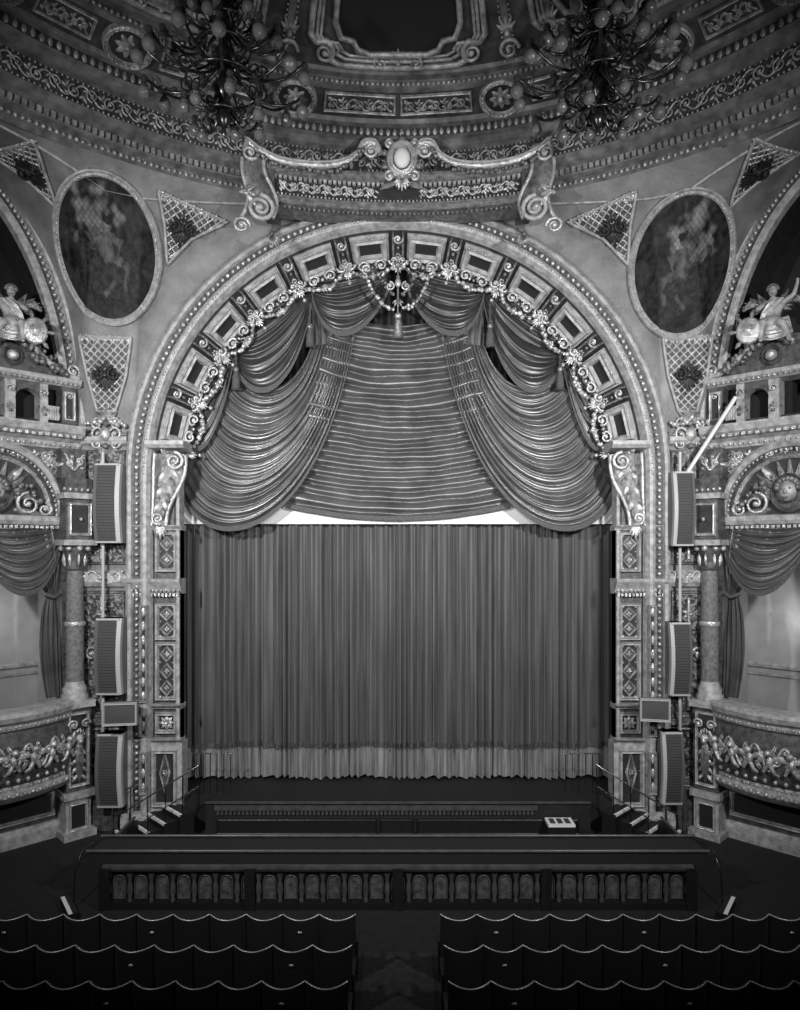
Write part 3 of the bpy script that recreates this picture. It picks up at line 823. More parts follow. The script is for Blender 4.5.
# ------------------------------------------------------------ side bays with boxes
def statue(name,loc,yaw,sc,flip=1):
    J={'pel':(0,0,.42,.17),'spi':(0,.02,.62,.125),'che':(0,.03,.82,.155),'nec':(0,.02,.98,.06),'hea':(0,-.01,1.06,.07),
       'ls':(.18,.02,.90,.065),'le':(.34,-.10,.74,.05),'lw':(.30,-.32,.70,.035),'lh':(.27,-.40,.72,.03),
       'rs':(-.18,.02,.90,.065),'re':(-.38,0,1.02,.05),'rw':(-.44,-.08,1.24,.035),'rh':(-.44,-.10,1.32,.03),
       'lk':(.20,-.42,.46,.085),'la':(.22,-.40,.06,.05),'lf':(.22,-.54,.02,.035),
       'rk':(-.16,-.40,.38,.085),'ra':(-.30,-.22,.04,.05),'rf':(-.36,-.34,.01,.035)}
    E=[('pel','spi'),('spi','che'),('che','nec'),('nec','hea'),('che','ls'),('ls','le'),('le','lw'),('lw','lh'),('che','rs'),('rs','re'),('re','rw'),('rw','rh'),('pel','lk'),('lk','la'),('la','lf'),('pel','rk'),('rk','ra'),('ra','rf')]
    root=empty(name); root.location=loc; root.rotation_euler=(0,0,yaw); root.scale=(sc*flip,sc,sc)
    ks=list(J); me=bpy.data.meshes.new('figure_body'); me.from_pydata([J[k][:3] for k in ks],[(ks.index(a),ks.index(c)) for a,c in E],[])
    o=bpy.data.objects.new('figure_body',me); bpy.context.scene.collection.objects.link(o); o.parent=root
    me.materials.append(M_pl)
    sk=o.modifiers.new('skin','SKIN')
    if not me.skin_vertices: me.attributes.new('skin','FLOAT','POINT')
    for i,k in enumerate(ks): me.skin_vertices[0].data[i].radius=(J[k][3],J[k][3])
    me.skin_vertices[0].data[0].use_root=True
    ss=o.modifiers.new('sub','SUBSURF'); ss.levels=2; ss.render_levels=2
    sk.use_smooth_shade=True
    b=MB()
    b.sph((0,-.02,1.15),(.085,.10,.12),M_pl,16,12)
    b.sph((0,.02,1.20),(.10,.11,.10),M_gd,12,8); b.sph((0,-.125,1.14),(.018,.028,.028),M_pl,8,6)
    for k in range(9):
        A=pi*k/8; b.sph((.10*cos(A),-.02,1.19+.09*sin(A)),.035,M_gd,6,4)
    b.sph((0,-.11,1.08),(.03,.018,.01),M_gd,8,5); b.sph((.035,-.105,1.165),(.015,.01,.01),M_gd,6,4); b.sph((-.035,-.105,1.165),(.015,.01,.01),M_gd,6,4)
    Fd=lambda a,b_,h:(a,-.2-h,b_)
    drape(b,[(-.28,.55),(-.1,.48),(.1,.48),(.3,.55)],[(-.36,.2),(-.1,-.05),(.15,-.05),(.38,.2)],6,.08,Fd,M_gi,60,16,belly=.22)
    drape(b,[(-.2,.95),(-.1,.85),(0,.75),(.1,.6)],[(-.05,1.0),(.1,.9),(.2,.75),(.25,.55)],3,.05,lambda a,b_,h:(a,-.08-h,b_),M_gi,30,12,belly=.05)
    for s2 in (-1,1):
        Fw=lambda a,b_,h,s2=s2:(s2*a,.14+.2*a-h,b_)
        for k in range(7): b.leaf(Fw,.1+.05*k,.85+.035*k,1.1-.35*k,.42-.03*k,.06,.05,M_gd,.02*k)
        for k in range(5): b.leaf(Fw,.1,.85,1.2-.4*k,.26,.05,.06,M_gd,.1)
    for k in range(16):
        A=2*pi*k/16; b.sph((.36*cos(A),.06+.26*sin(A),.12+.08*sin(3*A)),.10,M_gd,7,5)
    o0=len(b.v)
    b.lathe([(.0,.12),(.10,.09),(.14,.03),(.20,.04),(.24,0),(.21,-.03)],(0,0,0),M_gi,20)
    for i in range(o0,len(b.v)):
        x,y,z=b.v[i]; b.v[i]=(x*1.0+.44,-.42-z,y*1.2+.28)
    for k in range(7):
        A=2*pi*k/7; b.leaf(lambda a,b_,h:(a,-.42-h,b_),.44+.22*cos(A),.28+.26*sin(A),A,.18,.05,.05,M_gd)
    b.build('head_and_attributes',root)
    return root
for sg in (-1,1):
    cx=CX[sg]; S=SW(sg,cx); side='left' if sg<0 else 'right'
    b=MB()
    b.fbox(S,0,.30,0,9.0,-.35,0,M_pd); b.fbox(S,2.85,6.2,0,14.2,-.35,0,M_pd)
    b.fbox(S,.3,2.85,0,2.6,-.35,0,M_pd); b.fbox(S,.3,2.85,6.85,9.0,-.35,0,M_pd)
    rows=[]
    for k in (0.,-1.8):
        rows.append([S(SA-SA*cos(pi*i/40),SZ+SBh*sin(pi*i/40),k) for i in range(41)])
    b.grid(rows,M_dm,True)
    b.poly([S(SA-SA*cos(pi*i/40),SZ+SBh*sin(pi*i/40),-1.8) for i in range(41)],M_dk)  # dark sheet stands in for the unlit void behind the arch
    b.fbox(S,-.2,6.,8.9,9.0,-1.9,0,M_pd)
    def arv(prof_,m):
        rows=[]
        for i in range(61):
            ps=pi*i/60; rows.append([S(SA-(SA+d)*cos(ps),SZ+(SBh+d)*sin(ps),h) for d,h in prof_])
        b.grid(rows,m)
    arv([(-.28,-.2),(-.28,.0),(-.22,.06),(-.14,.06),(-.12,0)],M_pl); arv([(-.12,0),(.04,0)],M_pd)
    arv([(.04,0),(.06,.10),(.14,.14),(.2,.08),(.22,0)],M_pl)
    for i in range(110):
        ps=pi*i/109; b.sph(S(SA-(SA-.04)*cos(ps),SZ+(SBh-.04)*sin(ps),.04),.045,M_gi,6,4)
    for i in range(60):
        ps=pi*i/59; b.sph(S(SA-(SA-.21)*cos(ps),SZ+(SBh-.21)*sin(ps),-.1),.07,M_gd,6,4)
    b.build('wall_'+side)
    b=MB()
    z=8.62
    b.fmould(S,-.05,6,[(z-.25,0),(z-.22,.1),(z-.08,.14),(z,.26),(z+.1,.40),(z+.22,.44),(z+.26,.44),(z+.30,.1),(z+.3,-.3)],M_pl)
    b.poly([S(-.05,z-.25,0),S(-.05,z-.08,.14),S(-.05,z,.26),S(-.05,z+.1,.40),S(-.05,z+.26,.44),S(-.05,z+.3,-.3)],M_pl)
    b.beads(S,0,3.2,z-.15,.10,.035,M_gi,.14); b.dent(S,0,3.2,z,z+.06,.13,.2,.36,M_gi)
    b.fbox(S,-.08,.42,7.75,8.4,0,.34,M_pd); b.rinceau(S,-.04,.38,8.1,.45,2,M_gi,.03,.36)
    b.rinceau(S,.5,2.9,8.2,.34,8,M_gi,.026,.03)
    ac,zc,R=1.62,6.95,1.20
    def arcm(R0,prof_,m,n=32):
        b.grid([[S(ac-(R0+d)*cos(pi*i/n),zc+(R0+d)*sin(pi*i/n)*1.12,h) for d,h in prof_] for i in range(n+1)],m)
    arcm(R,[(0,.0),(.02,.14),(.1,.18),(.16,.12),(.18,.02)],M_pl); arcm(R-.22,[(0,.0),(.03,.08),(.1,.10),(.2,.02)],M_gd)
    for i in range(40): 
        ps=pi*i/39; b.sph(S(ac-(R-.02)*cos(ps),zc+(R-.02)*1.12*sin(ps),.10),.035,M_gi,5,3)
    b.poly([S(ac-(R-.2)*cos(pi*i/24),zc+(R-.2)*1.12*sin(pi*i/24),.02) for i in range(25)],M_dm)
    for i in range(11):
        A=pi*(i+.5)/11; b.leaf(S,ac,zc+.30,A,.85,.09,.10,M_gd,.02)
    b.foval(S,ac,zc+.42,.36,.42,.12,.16,M_gd,M_pd,.06,24)
    hc=S(ac,zc+.45,.16); b.sph(hc,(.17,.17,.22),M_pl,14,10); b.sph(S(ac,zc+.44,.34),(.035,.05,.055),M_pl,8,6)
    for k in range(9):
        A=pi*k/8; b.sph(S(ac+.20*cos(A),zc+.52+.18*sin(A),.18),.07,M_gd,7,5)
    b.sph(S(ac-.07,zc+.5,.30),.025,M_gd,6,4); b.sph(S(ac+.07,zc+.5,.30),.025,M_gd,6,4); b.sph(S(ac,zc+.32,.30),(.06,.04,.025),M_gd,7,4)
    for s2 in (-1,1):
        G=lambda a,b_,h,s2=s2:S(ac+s2*a,b_,h)
        b.spiral(G,.62,zc+.22,.24,1.5,pi/2,1,.04,M_gi,.10,7); b.spiral(G,.95,zc+.12,.15,1.4,pi/2,-1,.035,M_gi,.08)
        b.leaf(G,.35,zc+.1,-.2,.7,.10,.10,M_gd,.03); b.leaf(G,.3,zc+.7,.9,.4,.08,.08,M_gi,.03)
        b.garland([G(.4+.5*i/8,zc+.45+.2*sin(i*.6),.12) for i in range(9)],.06,M_gd,.8)
    b.lattice(S,.34,.75,7.6,8.3,.1,.012,M_gi,h=.02); b.ros(S,.55,8.1,.14,M_gi,6,.06)
    b.fmould(S,.2,3.0,[(6.70,0),(6.74,.12),(6.82,.16),(6.92,.16),(6.95,.0)],M_pl); b.dent(S,.3,2.9,6.66,6.72,.1,.0,.1,M_gi)
    zb3=8.92
    b.fbox(S,.05,.35,zb3,9.75,-.25,.15,M_pd); b.fframe(S,.08,.32,zb3+.1,9.65,.05,.20,M_gi,M_dm,.16,.15)
    b.fbox(S,.62,.78,zb3,9.75,-.25,.12,M_pl); b.fbox(S,1.25,1.45,zb3,9.75,-.25,.12,M_pl)
    b.fbox(S,.35,1.6,zb3,9.75,-.6,-.25,M_bk)  # black block stands in for the unlit depth of the niche
    b.grid([[S(1.02-.25*cos(pi*i/14),9.35+.25*sin(pi*i/14),h) for h in (-.1,.14)] for i in range(15)],M_gi)
    rows=[[S(1.02-.25*cos(pi*i/14),9.35+.25*sin(pi*i/14),.1) for i in range(15)],[S(.76+.52*i/14,9.75,.1) for i in range(15)]]; b.grid(rows,M_pd)
    b.fmould(S,-.02,6,[(9.72,-.2),(9.75,.16),(9.84,.28),(9.92,.28),(9.95,-.25)],M_pl); b.beads(S,0,3,9.80,.10,.03,M_gi,.26)
    for a in (.2,.7,1.35):
        b.palm(S,a,9.1,pi/2,.25,M_gd,5,1.8,.16)
        b.spiral(S,a,9.55,.08,1.3,0,1,.02,M_gi,.17)
    for i in range(5): b.lathe([(.03,0),(.06,.1),(.03,.2),(.05,.3)],S(.42+.04*i*1.2,9.0,.1),M_pl,6)
    pts=[];
    for i in range(21):
        t=i/20; c=bez([(.0,9.98),(.55,10.0),(.8,10.45),(1.22,10.75)],t); pts.append(S(c[0],c[1],.15))
    b.tube(pts,.06,M_pl,8); b.garland([(p[0],p[1],p[2]+.10) for p in pts[6:]],.055,M_gd,.7)
    b.spiral(S,.12,10.12,.15,1.5,-pi/2,-1,.035,M_gi,.15,8); b.spiral(S,1.15,10.62,.14,1.5,pi/2,-1,.035,M_gi,.15,8)
    b.poly([S(.0,9.95,.05),S(2.6,9.95,.05),S(1.9,10.6,.05),S(1.3,10.7,.05),S(.8,10.35,.05)],M_pd)
    b.foval(S,1.3,10.25,.20,.22,.08,.16,M_gd,None,.05,20); b.sph(S(1.3,10.25,.12),.12,M_gi,14,10)
    b.garland([S(.3+.6*i/14,10.05+.25*(i/14),.18) for i in range(15)],.07,M_gd,.9)
    b.build('box_tier_entablature')
    x,y,z=S(1.25,10.42,.0)
    statue('gilded_statue',(x,y-.1,z),0.5*(-sg),1.0,-sg)
    # --- box balcony front
    b=MB()
    def bul(a): 
        t=min(1,max(0,(a-.05)/2.9)); return .18+.62*sin(pi*t)**.7 if 0<t<1 else .18
    G=lambda a,b_,h:S(a,b_,bul(a)+h)
    pr=[(1.12,-.5),(1.15,-.12),(1.22,-.02),(1.30,.06),(1.38,.06),(1.42,-.02),(1.5,-.04)]
    b.fmould(G,.05,2.95,pr,M_pl,36); 
    b.fmould(G,.05,2.95,[(1.5,-.04),(1.62,.05),(1.9,.10),(2.3,.10),(2.52,.04),(2.60,0)],M_pd,36)
    b.fmould(G,.05,2.95,[(2.60,0),(2.64,.08),(2.74,.08),(2.8,.16),(2.9,.19),(2.97,.17),(2.99,.08),(2.99,-.35),(2.2,-.35)],M_pl,36)
    b.beads(G,.1,2.9,2.69,.09,.03,M_gi,.09); b.beads(G,.1,2.9,1.46,.08,.028,M_gi,.0)
    b.beads(G,.1,2.9,1.34,.14,.045,M_gi,.07)
    b.rinceau(G,.15,2.85,2.08,.66,10,M_gi,.030,.12)
    for k in range(7):
        a=.35+.38*k
        b.sph(G(a,2.20,.18),.07,M_gi,9,7); b.sph(G(a+.03,2.03,.16),(.065,.065,.11),M_gi,9,6)
        b.leaf(G,a+.05,2.05,.5,.24,.06,.08,M_gi,.12); b.leaf(G,a-.05,2.05,pi-.5,.24,.06,.08,M_gi,.12)
        b.tube([G(a+.05,1.95,.18),G(a+.12,1.84,.2),G(a+.18,1.78,.14)],[.045,.04,.03],M_gi); b.tube([G(a-.03,1.95,.18),G(a-.08,1.82,.18)],[.045,.03],M_gi)
    b.beads(G,.1,2.9,1.62,.18,.05,M_gi,.07)
    b.poly([G(.05+2.9*i/20,1.12,-.45) for i in range(21)]+[S(2.95,1.12,-.2),S(.05,1.12,-.2)],M_pd)
    b.fframe(S,.45,2.7,.45,1.02,.09,.07,M_pl,M_dk,.02)
    b.fmould(S,0,3,[(0,.14),(.25,.14),(.32,.05),(.34,0)],M_pl)
    b.build('box_balcony_front')
    b=MB()
    b.fbox(S,.1,3.0,1.9,2.0,-2.2,.1,M_carp)
    b.poly([S(.1,2,-2.2),S(3,2,-2.2),S(3,6.9,-2.2),S(.1,6.9,-2.2)],M_box)
    b.poly([S(.12,2,-.35),S(.12,2,-2.2),S(.12,6.9,-2.2),S(.12,6.9,-.35)],M_box); b.poly([S(2.98,2,-.35),S(2.98,2,-2.2),S(2.98,6.9,-2.2),S(2.98,6.9,-.35)],M_box)
    b.poly([S(.1,6.88,-.2),S(3,6.88,-.2),S(3,6.88,-2.2),S(.1,6.88,-2.2)],M_pd)
    b.fmould(S,.12,2.98,[(3.35,-2.2),(3.4,-2.14),(3.46,-2.14),(3.5,-2.2)],M_pl)
    for z in (3.2,5.9): b.fbox(S,.12,2.98,z,z+.06,-2.2,-2.15,M_pl)
    b.build('box_interior')
    b=MB(); c=S(1.75,5.0,-2.05); b.sph(c,.09,M_cl,12,8); b.tube([c,S(1.75,4.8,-2.1),S(1.75,4.75,-2.18)],.02,M_brs); b.lathe([(.05,-.12),(.15,-.02),(.17,.0)],c,M_cl,16); b.build('wall_sconce')
    ld=bpy.data.lights.new('box_lamp','POINT'); ld.energy=20; ld.shadow_soft_size=.1; lo=bpy.data.objects.new('box_lamp',ld); lo.location=S(1.6,4.6,-1.7); bpy.context.scene.collection.objects.link(lo)
    b=MB(); c=S(.12,0,.26); n=20
    b.lathe([(.28,2.95),(.28,3.05),(.24,3.1),(.26,3.18),(.21,3.25),(.185,3.35)],c,M_pl,n)
    b.lathe([(.185,3.35),(.185,4.4),(.16,5.75)],c,M_marb,n)
    b.lathe([(.16,5.75),(.21,5.8),(.18,5.86),(.2,6.0),(.28,6.28)],c,M_pd,n)
    for k in range(8):
        A=2*pi*k/8
        Fk=lambda a,b_,h,A=A:(c[0]+(.20+h)*cos(A+a*3),c[1]+(.20+h)*sin(A+a*3),b_)
        b.leaf(Fk,0,5.85,pi/2,.3,.035,.08,M_gi,0.)
        b.sph((c[0]+.28*cos(A),c[1]+.28*sin(A),6.24),.07,M_gi,6,4)
        b.sph((c[0]+.18*cos(A),c[1]+.18*sin(A),4.6),.03,M_gi,6,4)
    b.lathe([(.20,4.55),(.22,4.6),(.20,4.65)],c,M_gi,n)
    b.fbox(S,-.22,.46,6.30,6.42,-.1,.62,M_pl); b.fbox(S,-.16,.40,6.42,7.3,-.1,.55,M_pd)
    b.fframe(S,-.12,.36,6.5,7.22,.07,.60,M_gi,M_dm,.56,.55); b.ros(S,.12,6.86,.16,M_gi,8,.62)
    b.fbox(S,-.22,.46,7.3,7.42,-.1,.62,M_pl); b.fbox(S,-.16,.40,7.42,7.75,-.1,.5,M_pd); b.beads(S,-.18,.42,7.5,.1,.04,M_gi,.52)
    b.fbox(S,-.20,.44,2.8,2.95,-.1,.58,M_pl); b.fbox(S,-.14,.38,1.0,2.8,-.1,.48,M_pd)
    b.fframe(S,-.10,.34,1.1,2.7,.06,.52,M_gi,M_dm,.49,.48)
    b.palm(S,.12,2.1,pi/2,.4,M_gi,7,2.,.6); b.leaf(S,.12,2.1,-pi/2,.9,.12,.14,M_gd,.5); b.sph(S(.12,2.15,.55),.09,M_gi,9,7)
    for s2 in (-1,1): 
        G3=lambda a,b_,h,s2=s2:S(.12+s2*a,b_,h)
        b.spiral(G3,.13,2.45,.1,1.3,0,1,.03,M_gi,.54)
        for k in range(4): b.leaf(G3,.04,1.9-.18*k,-.9,.18,.04,.06,M_gi,.5)
    b.fbox(S,-.20,.44,.85,1.0,-.1,.55,M_pl); b.fbox(S,-.14,.38,.0,.85,-.1,.46,M_pl); b.fframe(S,-.08,.32,.15,.75,.06,.5,M_gi,M_dk,.47,.46)
    b.fbox(S,-.22,.46,0,.14,-.1,.6,M_pl)
    b.build('box_column')
    b=MB(); G2=lambda a,b_,h:S(a,b_,h-.05)
    drape(b,[(.28,6.75),(.9,6.72),(1.5,6.72),(2.1,6.75)],[(.34,6.5),(.55,5.0),(1.5,4.9),(2.0,6.5)],8,.15,G2,M_sat,120,30,belly=.15,fringe=.1)
    drape(b,[(.30,6.7),(.30,6.2),(.36,5.7),(.42,5.25)],[(1.5,6.7),(1.3,6.0),(.85,5.6),(.62,5.25)],7,.12,G2,M_sat,90,24,endk=.7)
    drape(b,[(.42,5.25),(.34,4.6),(.30,3.8),(.28,3.0)],[(.62,5.25),(.84,4.6),(.80,3.8),(.64,3.0)],5,.12,G2,M_sat,80,20,endk=.8)
    b.tube([G2(.36,5.25,.08),G2(.5,5.18,.16),G2(.66,5.25,.08)],.05,M_fr)
    drape(b,[(2.3,6.7),(2.5,6.2),(2.5,5.7),(2.45,5.25)],[(2.85,6.7),(2.85,6.0),(2.8,5.6),(2.7,5.25)],7,.08,G2,M_sat,50,24,endk=.7)
    drape(b,[(2.45,5.25),(2.4,4.6),(2.5,3.8),(2.6,3.0)],[(2.7,5.25),(2.8,4.6),(2.85,3.8),(2.85,3.0)],5,.08,G2,M_sat,40,20,endk=.8)
    b.build('box_curtain')

for sg in (-1,1):
    b=MB(); x=CX[sg]+6.2*C45
    b.box(min(sg*x,sg*(x+.3)),max(sg*x,sg*(x+.3)),-17,-6.2*C45,0,14.2,M_pd)
    b.build('wall_auditorium_'+('left' if sg<0 else 'right'))

# ------------------------------------------------------------ speakers, monitors, poles
def speaker(pxc,y0,y1,Y,w=24):
    b=MB(); x,z1=q(pxc,y0,Y); _,z0=q(pxc,y1,Y); hw=w/2/ (FP/(D0+Y))
    H=z1-z0; n=12
    def F(a,b_,h): t=(b_-z0)/H; return (x+a,Y-h-.10*sin(pi*t)+.04,b_)
    prof=lambda z:[F(-hw,z,-.25),F(-hw,z,.10),F(-hw*.72,z,.14),F(-hw*.66,z,.10),F(hw*.66,z,.10),F(hw*.72,z,.14),F(hw,z,.10),F(hw,z,-.25)]
    rows=[prof(z0+H*i/n) for i in range(n+1)]
    b.grid(rows,M_sp,cu=True); b.poly(rows[0],M_sp); b.poly(rows[-1],M_sp)
    b.grid([[F(-hw*.66,z0+.03+(H-.06)*i/n,.115) ,F(hw*.66,z0+.03+(H-.06)*i/n,.115)] for i in range(n+1)],M_gr)
    for i in range(26):
        z=z0+.05+(H-.1)*i/25; b.fbox(F,-hw*.64,hw*.64,z,z+.018,.11,.135,M_gr)
    for s2 in (-1,1):
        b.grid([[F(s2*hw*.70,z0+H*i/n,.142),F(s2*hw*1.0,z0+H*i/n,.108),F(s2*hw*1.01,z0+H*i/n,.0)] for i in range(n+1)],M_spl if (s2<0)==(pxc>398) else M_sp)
    b.fbox(F,-hw*.9,hw*.9,z1-.04,z1,-.2,.15,M_spl); b.fbox(F,-hw*.9,hw*.9,z0,z0+.04,-.2,.15,M_spl)
    b.fbox(lambda a,b_,h:(x+a,Y-h,b_),-.06,.06,z0+H*.45,z0+H*.55,-abs(Y),-.2,M_met)
    b.build('line_array_loudspeaker')
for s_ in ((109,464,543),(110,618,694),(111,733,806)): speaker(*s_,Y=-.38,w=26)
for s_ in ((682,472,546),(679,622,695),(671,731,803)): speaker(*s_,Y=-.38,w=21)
for px in (103,680):
    b=MB(); Y=-.28
    b.tube([W(px,452,Y),W(px,735,Y)],.035,M_spl,8)
    for py in (548,580,612,700): 
        x,_,z=W(px,py,Y); b.box(x-.05,x+.05,Y,0,z-.03,z+.03,M_met)
    b.build('loudspeaker_pole')
def monitor(px,py,Y,w,h,yaw):
    b=MB(); F=lambda a,b_,hh:(a,-hh,b_)
    b.fframe(F,-w/2,w/2,-h/2,h/2,.05,.06,M_spl,None,.03)
    n=8
    rows=[[F(-w/2+.05+(w-.1)*i/n,-h/2+.05+(h-.1)*j/n,.03+.025*sin(pi*i/n)*sin(pi*j/n)) for i in range(n+1)] for j in range(n+1)]
    b.grid(rows,M_scr,True)
    L=lambda k,d:[F(-w/2+k,-h/2+k,d),F(w/2-k,-h/2+k,d),F(w/2-k,h/2-k,d),F(-w/2+k,h/2-k,d)]
    b.grid([L(0,0),L(0,-.12),L(.12,-.38),L(.13,-.45)],M_sp,cu=True); b.poly(L(.13,-.45),M_sp)
    b.tube([(0,.3,-h/2+.1),(0,.3,-h/2-.12),(.0,.75,-h/2-.12)],.03,M_met)
    o=b.build('television_monitor'); o.location=W(px,py,Y); o.rotation_euler=(0,0,yaw)
monitor(120,714,-.85,.70,.48,.15); monitor(655,710,-.85,.62,.48,-.2)
b=MB(); pa=Vector(W(736,397,-.9)); pb=Vector(W(688,472,-.45)); 
b.tube([pa,pb],.05,M_cl,4); b.tube([pa+Vector((.05,.1,0)),pb+Vector((.05,.1,0))],.03,M_met,6)
b.tube([pa,pa+Vector((.1,.5,.0))],.03,M_met,6)
b.build('spotlight_boom')

# ------------------------------------------------------------ orchestra pit rail
b=MB(); Yr=-3.31; F=FW(Yr)
b.fbox(F,-5.08,5.08,0,.12,-.12,.08,M_wood); b.fbox(F,-5.08,5.08,.12,.66,-.10,-.02,M_wood)
b.fmould(F,-5.10,5.10,[(.62,-.02),(.65,.05),(.70,.08),(.74,.08),(.76,0)],M_wood2)
N=27
for i in range(N+1):
    a=-5.0+10.0*i/N
    b.lathe([(.035,.12),(.05,.16),(.03,.2),(.055,.32),(.045,.42),(.028,.5),(.045,.56),(.05,.62)],F(a,0,.03),M_wood2,8)
    if i<N:
        c=a+5.0/N
        b.poly([F(c-.10,.16,.0),F(c+.10,.16,.0)]+[F(c+.10*cos(pi*k/8),.46+.10*sin(pi*k/8),.0) for k in range(9)],M_pd)
        b.tube([F(c-.11,.16,.01)]+[F(c-.11*cos(pi*k/8),.46+.11*sin(pi*k/8),.01) for k in range(9)]+[F(c+.11,.16,.01)],.012,M_wood2,5)
for a in (-5.05,-2.55,0,2.55,5.05):
    b.fbox(F,a-.09,a+.09,0,.72,-.05,.10,M_wood)
b.fbox(FW(-3.0),-5.35,5.35,.72,.96,-.30,.30,M_seat)
b.tube([(-5.4,-3.3,.98),(5.4,-3.3,.98)],.03,M_wood2,8); b.tube([(-5.4,-2.72,1.0),(5.4,-2.72,1.0)],.03,M_wood2,8)
for i in range(6):
    x=-4.5+1.8*i; b.box(x-.05,x+.05,-2.9,-2.75,0,.72,M_wood)
b.build('orchestra_pit_rail')
for sg in (-1,1):
    b=MB(); 
    b.box(min(sg*5.2,sg*5.35),max(sg*5.2,sg*5.35),-2.7,-1.5,0,.8,M_wood)
    b.tube([(sg*5.3,-2.7,.98),(sg*5.55,-3.1,.95),(sg*5.6,-3.3,.6),(sg*5.6,-3.35,.0)],.012,M_met)
    b.tube([(sg*5.27,-2.7,.85),(sg*5.27,-1.5,.85)],.03,M_wood2)
    b.build('pit_side_rail')
    b=MB(); nd=Vector((sg*-.7071,-.7071,0)); 
    N=4
    for i in range(N):
        t=i/(N-1); c=Vector((sg*(4.78+.92*t),-.35-.28*t,0)); zt_=.60-.15*i
        dd=Vector((sg*.7071,-.7071,0))
        hw=.42; dp=.16
        p=[c-nd*hw-dd*dp,c+nd*hw-dd*dp,c+nd*hw+dd*dp,c-nd*hw+dd*dp]
        lo=[(v.x,v.y,0.) for v in p]; hi=[(v.x,v.y,zt_) for v in p]
        b.grid([lo,hi],M_wood,cu=True); b.poly(hi,M_stage)
        e0=c-nd*hw+dd*dp; e1=c+nd*hw+dd*dp
        b.poly([(e0.x,e0.y,zt_+.006),(e1.x,e1.y,zt_+.006),(e1.x-dd.x*.055,e1.y-dd.y*.055,zt_+.006),(e0.x-dd.x*.055,e0.y-dd.y*.055,zt_+.006)],M_wh)
        b.poly([(e0.x+.002*sg,e0.y-.002,zt_+.006),(e1.x+.002*sg,e1.y-.002,zt_+.006),(e1.x+.002*sg,e1.y-.002,zt_-.04),(e0.x+.002*sg,e0.y-.002,zt_-.04)],M_wh)
    b.build('stage_steps')
    b=MB()
    for of in (-1,1):
        top=Vector((sg*4.55,-.25,ZS+.85))+nd*.42*of; bot=Vector((sg*5.85,-.72,.85))+nd*.42*of
        b.tube([top,bot,(bot.x+sg*.05,bot.y-.03,.0)],.018,M_brs)
        for i in range(5):
            p=top.lerp(bot,i/4); b.tube([p,(p.x,p.y,max(0,p.z-.9))],.012,M_met,5)
        m1=top.copy();m1.z-=.45; m2=bot.copy(); m2.z-=.45; b.tube([m1,m2],.01,M_met,5)
    for i in range(6): b.tube([(sg*(3.75+.15*i),.1,ZS),(sg*(3.75+.15*i),.1,ZS+.9)],.010,M_met,5)
    b.tube([(sg*3.7,.1,ZS+.9),(sg*4.6,.1,ZS+.9)],.012,M_met)
    b.build('stair_handrail')
    b=MB()
    b.grid([[(sg*5.42,-3.75,.14),(sg*5.84,-3.18,.14)],[(sg*5.47,-3.79,.14),(sg*5.89,-3.22,.14)]],M_wh)
    b.grid([[(sg*5.35,-3.70,.0),(sg*5.78,-3.12,.0),(sg*5.89,-3.22,.0),(sg*5.47,-3.79,.0)],[(sg*5.35,-3.70,.135),(sg*5.78,-3.12,.135),(sg*5.89,-3.22,.135),(sg*5.47,-3.79,.135)]],M_wood,cu=True)
    b.poly([(sg*5.35,-3.70,.135),(sg*5.78,-3.12,.135),(sg*5.89,-3.22,.135),(sg*5.47,-3.79,.135)],M_wood)
    b.build('aisle_step')

# ------------------------------------------------------------ stalls seats
def seatrow(sg,d):
    b=MB(); y=d-D0
    n=10; w=.52
    for i in range(n):
        cx_=sg*(.60+w*(i+.5)) 
        hw=.255
        def back(a,z,of): 
            u=(a/hw)**2
            return (cx_+a,y-.11*(1-u)+of-.05*(z-.4),z+(.03*u if z>.8 else 0))
        K=12
        for of in (0,.06):
            b.grid([[back(-hw+2*hw*k/K,z,of) for k in range(K+1)] for z in (.30,.6,.92,.97)],M_seat,True)
        b.grid([[back(-hw+2*hw*k/K,.97,o_) for k in range(K+1)] for o_ in (0,.06)],M_seat)
        b.tube([back(-hw+2*hw*k/K,.982,.01) for k in range(K+1)],.0085,M_rim,5)  # bright tube stands in for light caught along the seat top
        b.fbox(lambda a,b_,h:(cx_+a,y+h,b_),-.21,.21,.32,.62,.10,.20,M_seat)
        b.sph((cx_,y+.22,.58),(.2,.05,.06),M_seat,10,6)
        if i%4==1: 
            c=back(0,.82,-.012); b.sph(c,(.035,.008,.018),M_rim,10,6)
    for i in range(n+1):
        x=sg*(.60+w*i)
        b.box(x-.03,x+.03,y-.02,y+.38,.56,.62,M_wood); b.box(x-.02,x+.02,y+.05,y+.3,0,.56,M_wood)
    b.build('theatre_seat_row')
for d in (9.63,8.88,8.14,7.40,6.66):
    for sg in (-1,1): seatrow(sg,d)

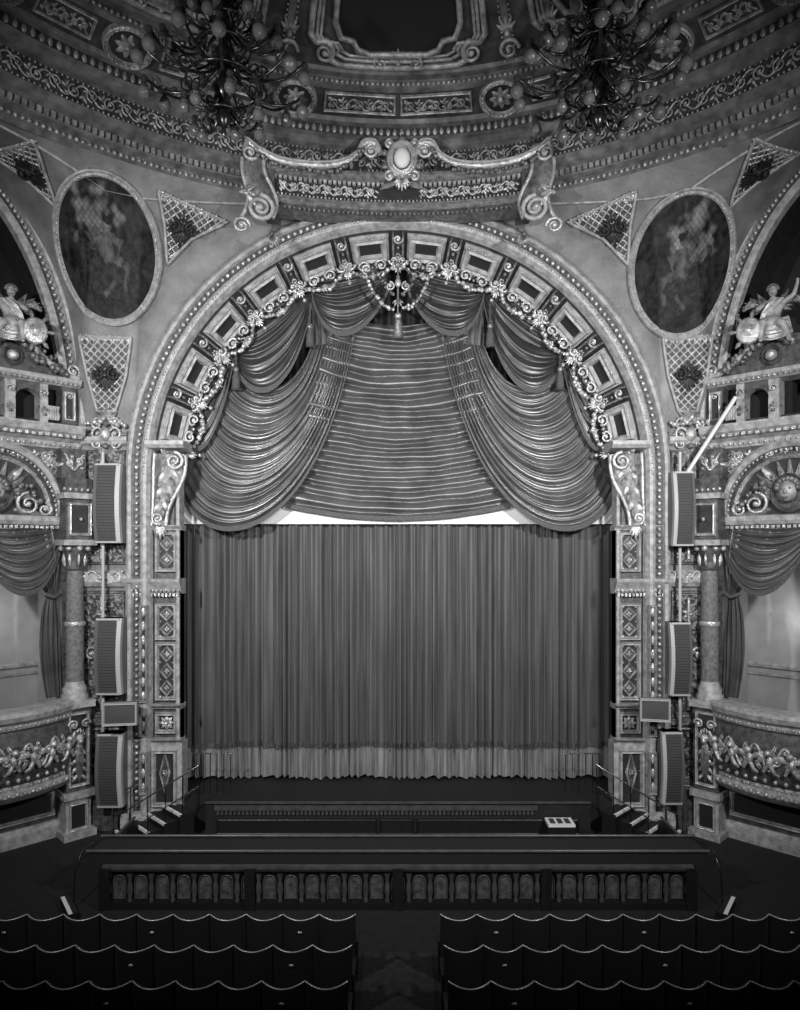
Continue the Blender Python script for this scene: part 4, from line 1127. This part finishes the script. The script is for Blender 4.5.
# ------------------------------------------------------------ chandeliers
def chandelier(px,Y):
    x,_=q(px,0,Y); b=MB()
    r=math.hypot(x,Y-YC)
    zt=16.2
    for k in range(len(prof)-1):
        if prof[k+1][0]<=r<=prof[k][0]:
            t=(prof[k][0]-r)/(prof[k][0]-prof[k+1][0]+1e-9); zt=prof[k][1]+t*(prof[k+1][1]-prof[k][1])
    z0=q(0,134,Y)[1]
    c=(x,Y,0)
    b.lathe([(.0,z0-.05),(.05,z0),(.03,z0+.08),(.09,z0+.18),(.14,z0+.28),(.07,z0+.38),(.05,z0+.5),(.12,z0+.62),(.2,z0+.75),(.1,z0+.88),(.05,z0+1.0),(.06,z0+1.2),(.16,z0+1.32),(.08,z0+1.45),(.04,z0+1.6),(.04,zt-.15),(.2,zt-.05),(.22,zt+.02)],c,M_met,14)
    tiers=[(7,.62,z0+.42,.11),(14,1.32,z0+.92,.13),(10,.95,z0+1.5,.12),(6,.5,z0+2.0,.11)]
    for n,R,z,g in tiers:
        for i in range(n):
            A=2*pi*i/n+R; ux,uy=cos(A),sin(A)
            zj=z+(.10 if i%2 else -.06)
            P4=[(0.06,zj+.25),(R*.35,zj-.35),(R*.8,zj-.25),(R,zj+.12)]
            pts=[]
            for k in range(13):
                a,zz=bez(P4,k/12); pts.append((x+ux*a,Y+uy*a,zz))
            b.tube(pts,.024,M_met,6)
            Fk=lambda a,b_,h,ux=ux,uy=uy:(x+ux*a-uy*h,Y+uy*a+ux*h,b_)
            b.spiral(Fk,R*.45,zj-.02,.13,1.4,-pi/2,1,.016,M_met,0.,5)
            b.spiral(Fk,R*.85,zj+.02,.09,1.3,-pi/2,-1,.012,M_brs,0.,5)
            ex,ey=x+ux*R,Y+uy*R
            b.lathe([(.015,zj+.12),(.05,zj+.10),(.06,zj+.06),(.035,zj+.02),(.05,zj-.02),(.075,zj-.05),(.06,zj-.08)],(ex,ey,0),M_brs,10)
            b.sph((ex,ey,zj-.15),g*.82,M_glob,14,9)
            b.sph((ex,ey,zj-.26),.02,M_brs,6,4)
        b.tube([(x+R*.45*cos(2*pi*i/24),Y+R*.45*sin(2*pi*i/24),z-.12) for i in range(24)],.025,M_met,5,True)
    b.build('chandelier')
chandelier(224,-4.0); chandelier(598,-4.0)

# ------------------------------------------------------------ lights
def area(name,loc,tgt,size,e,spread=180):
    l=bpy.data.lights.new(name,'AREA'); l.energy=e; l.size=size; l.spread=rad(spread)
    o=bpy.data.objects.new(name,l); o.location=loc
    o.rotation_euler=(Vector(tgt)-Vector(loc)).to_track_quat('-Z','Y').to_euler(); bpy.context.scene.collection.objects.link(o)
area('circle_front_light_left',(-6.2,-11.0,9.6),(-2.4,0,7.4),.5,560,105)
area('circle_front_light_right',(6.2,-11.0,9.6),(2.4,0,7.4),.5,560,105)
area('circle_front_light_centre',(0,-13.5,8.0),(0,0,7.0),.5,130,80)
area('circle_uplight',(0,-11.0,5.0),(0,0,12.5),.8,70,90)  # added fill that lifts the ceiling; no lamp is known there
w=bpy.data.worlds.new('world'); bpy.context.scene.world=w; w.use_nodes=True
w.node_tree.nodes['Background'].inputs[0].default_value=(.5,.5,.5,1); w.node_tree.nodes['Background'].inputs[1].default_value=.012

cd=bpy.data.cameras.new('camera'); cam=bpy.data.objects.new('camera',cd); bpy.context.scene.collection.objects.link(cam)
cam.location=(0,-D0,HC); cam.rotation_euler=(pi/2,0,0)
cd.sensor_fit='VERTICAL'; cd.sensor_height=36; cd.lens=FP*36/1010
cd.shift_x=2/1010; cd.shift_y=45/1010
cd.clip_start=.05; cd.clip_end=200
bpy.context.scene.camera=cam
try: bpy.context.scene.view_settings.view_transform='Standard'
except Exception: pass
print('verts',sum(len(o.data.vertices) for o in bpy.data.objects if o.type=='MESH'))
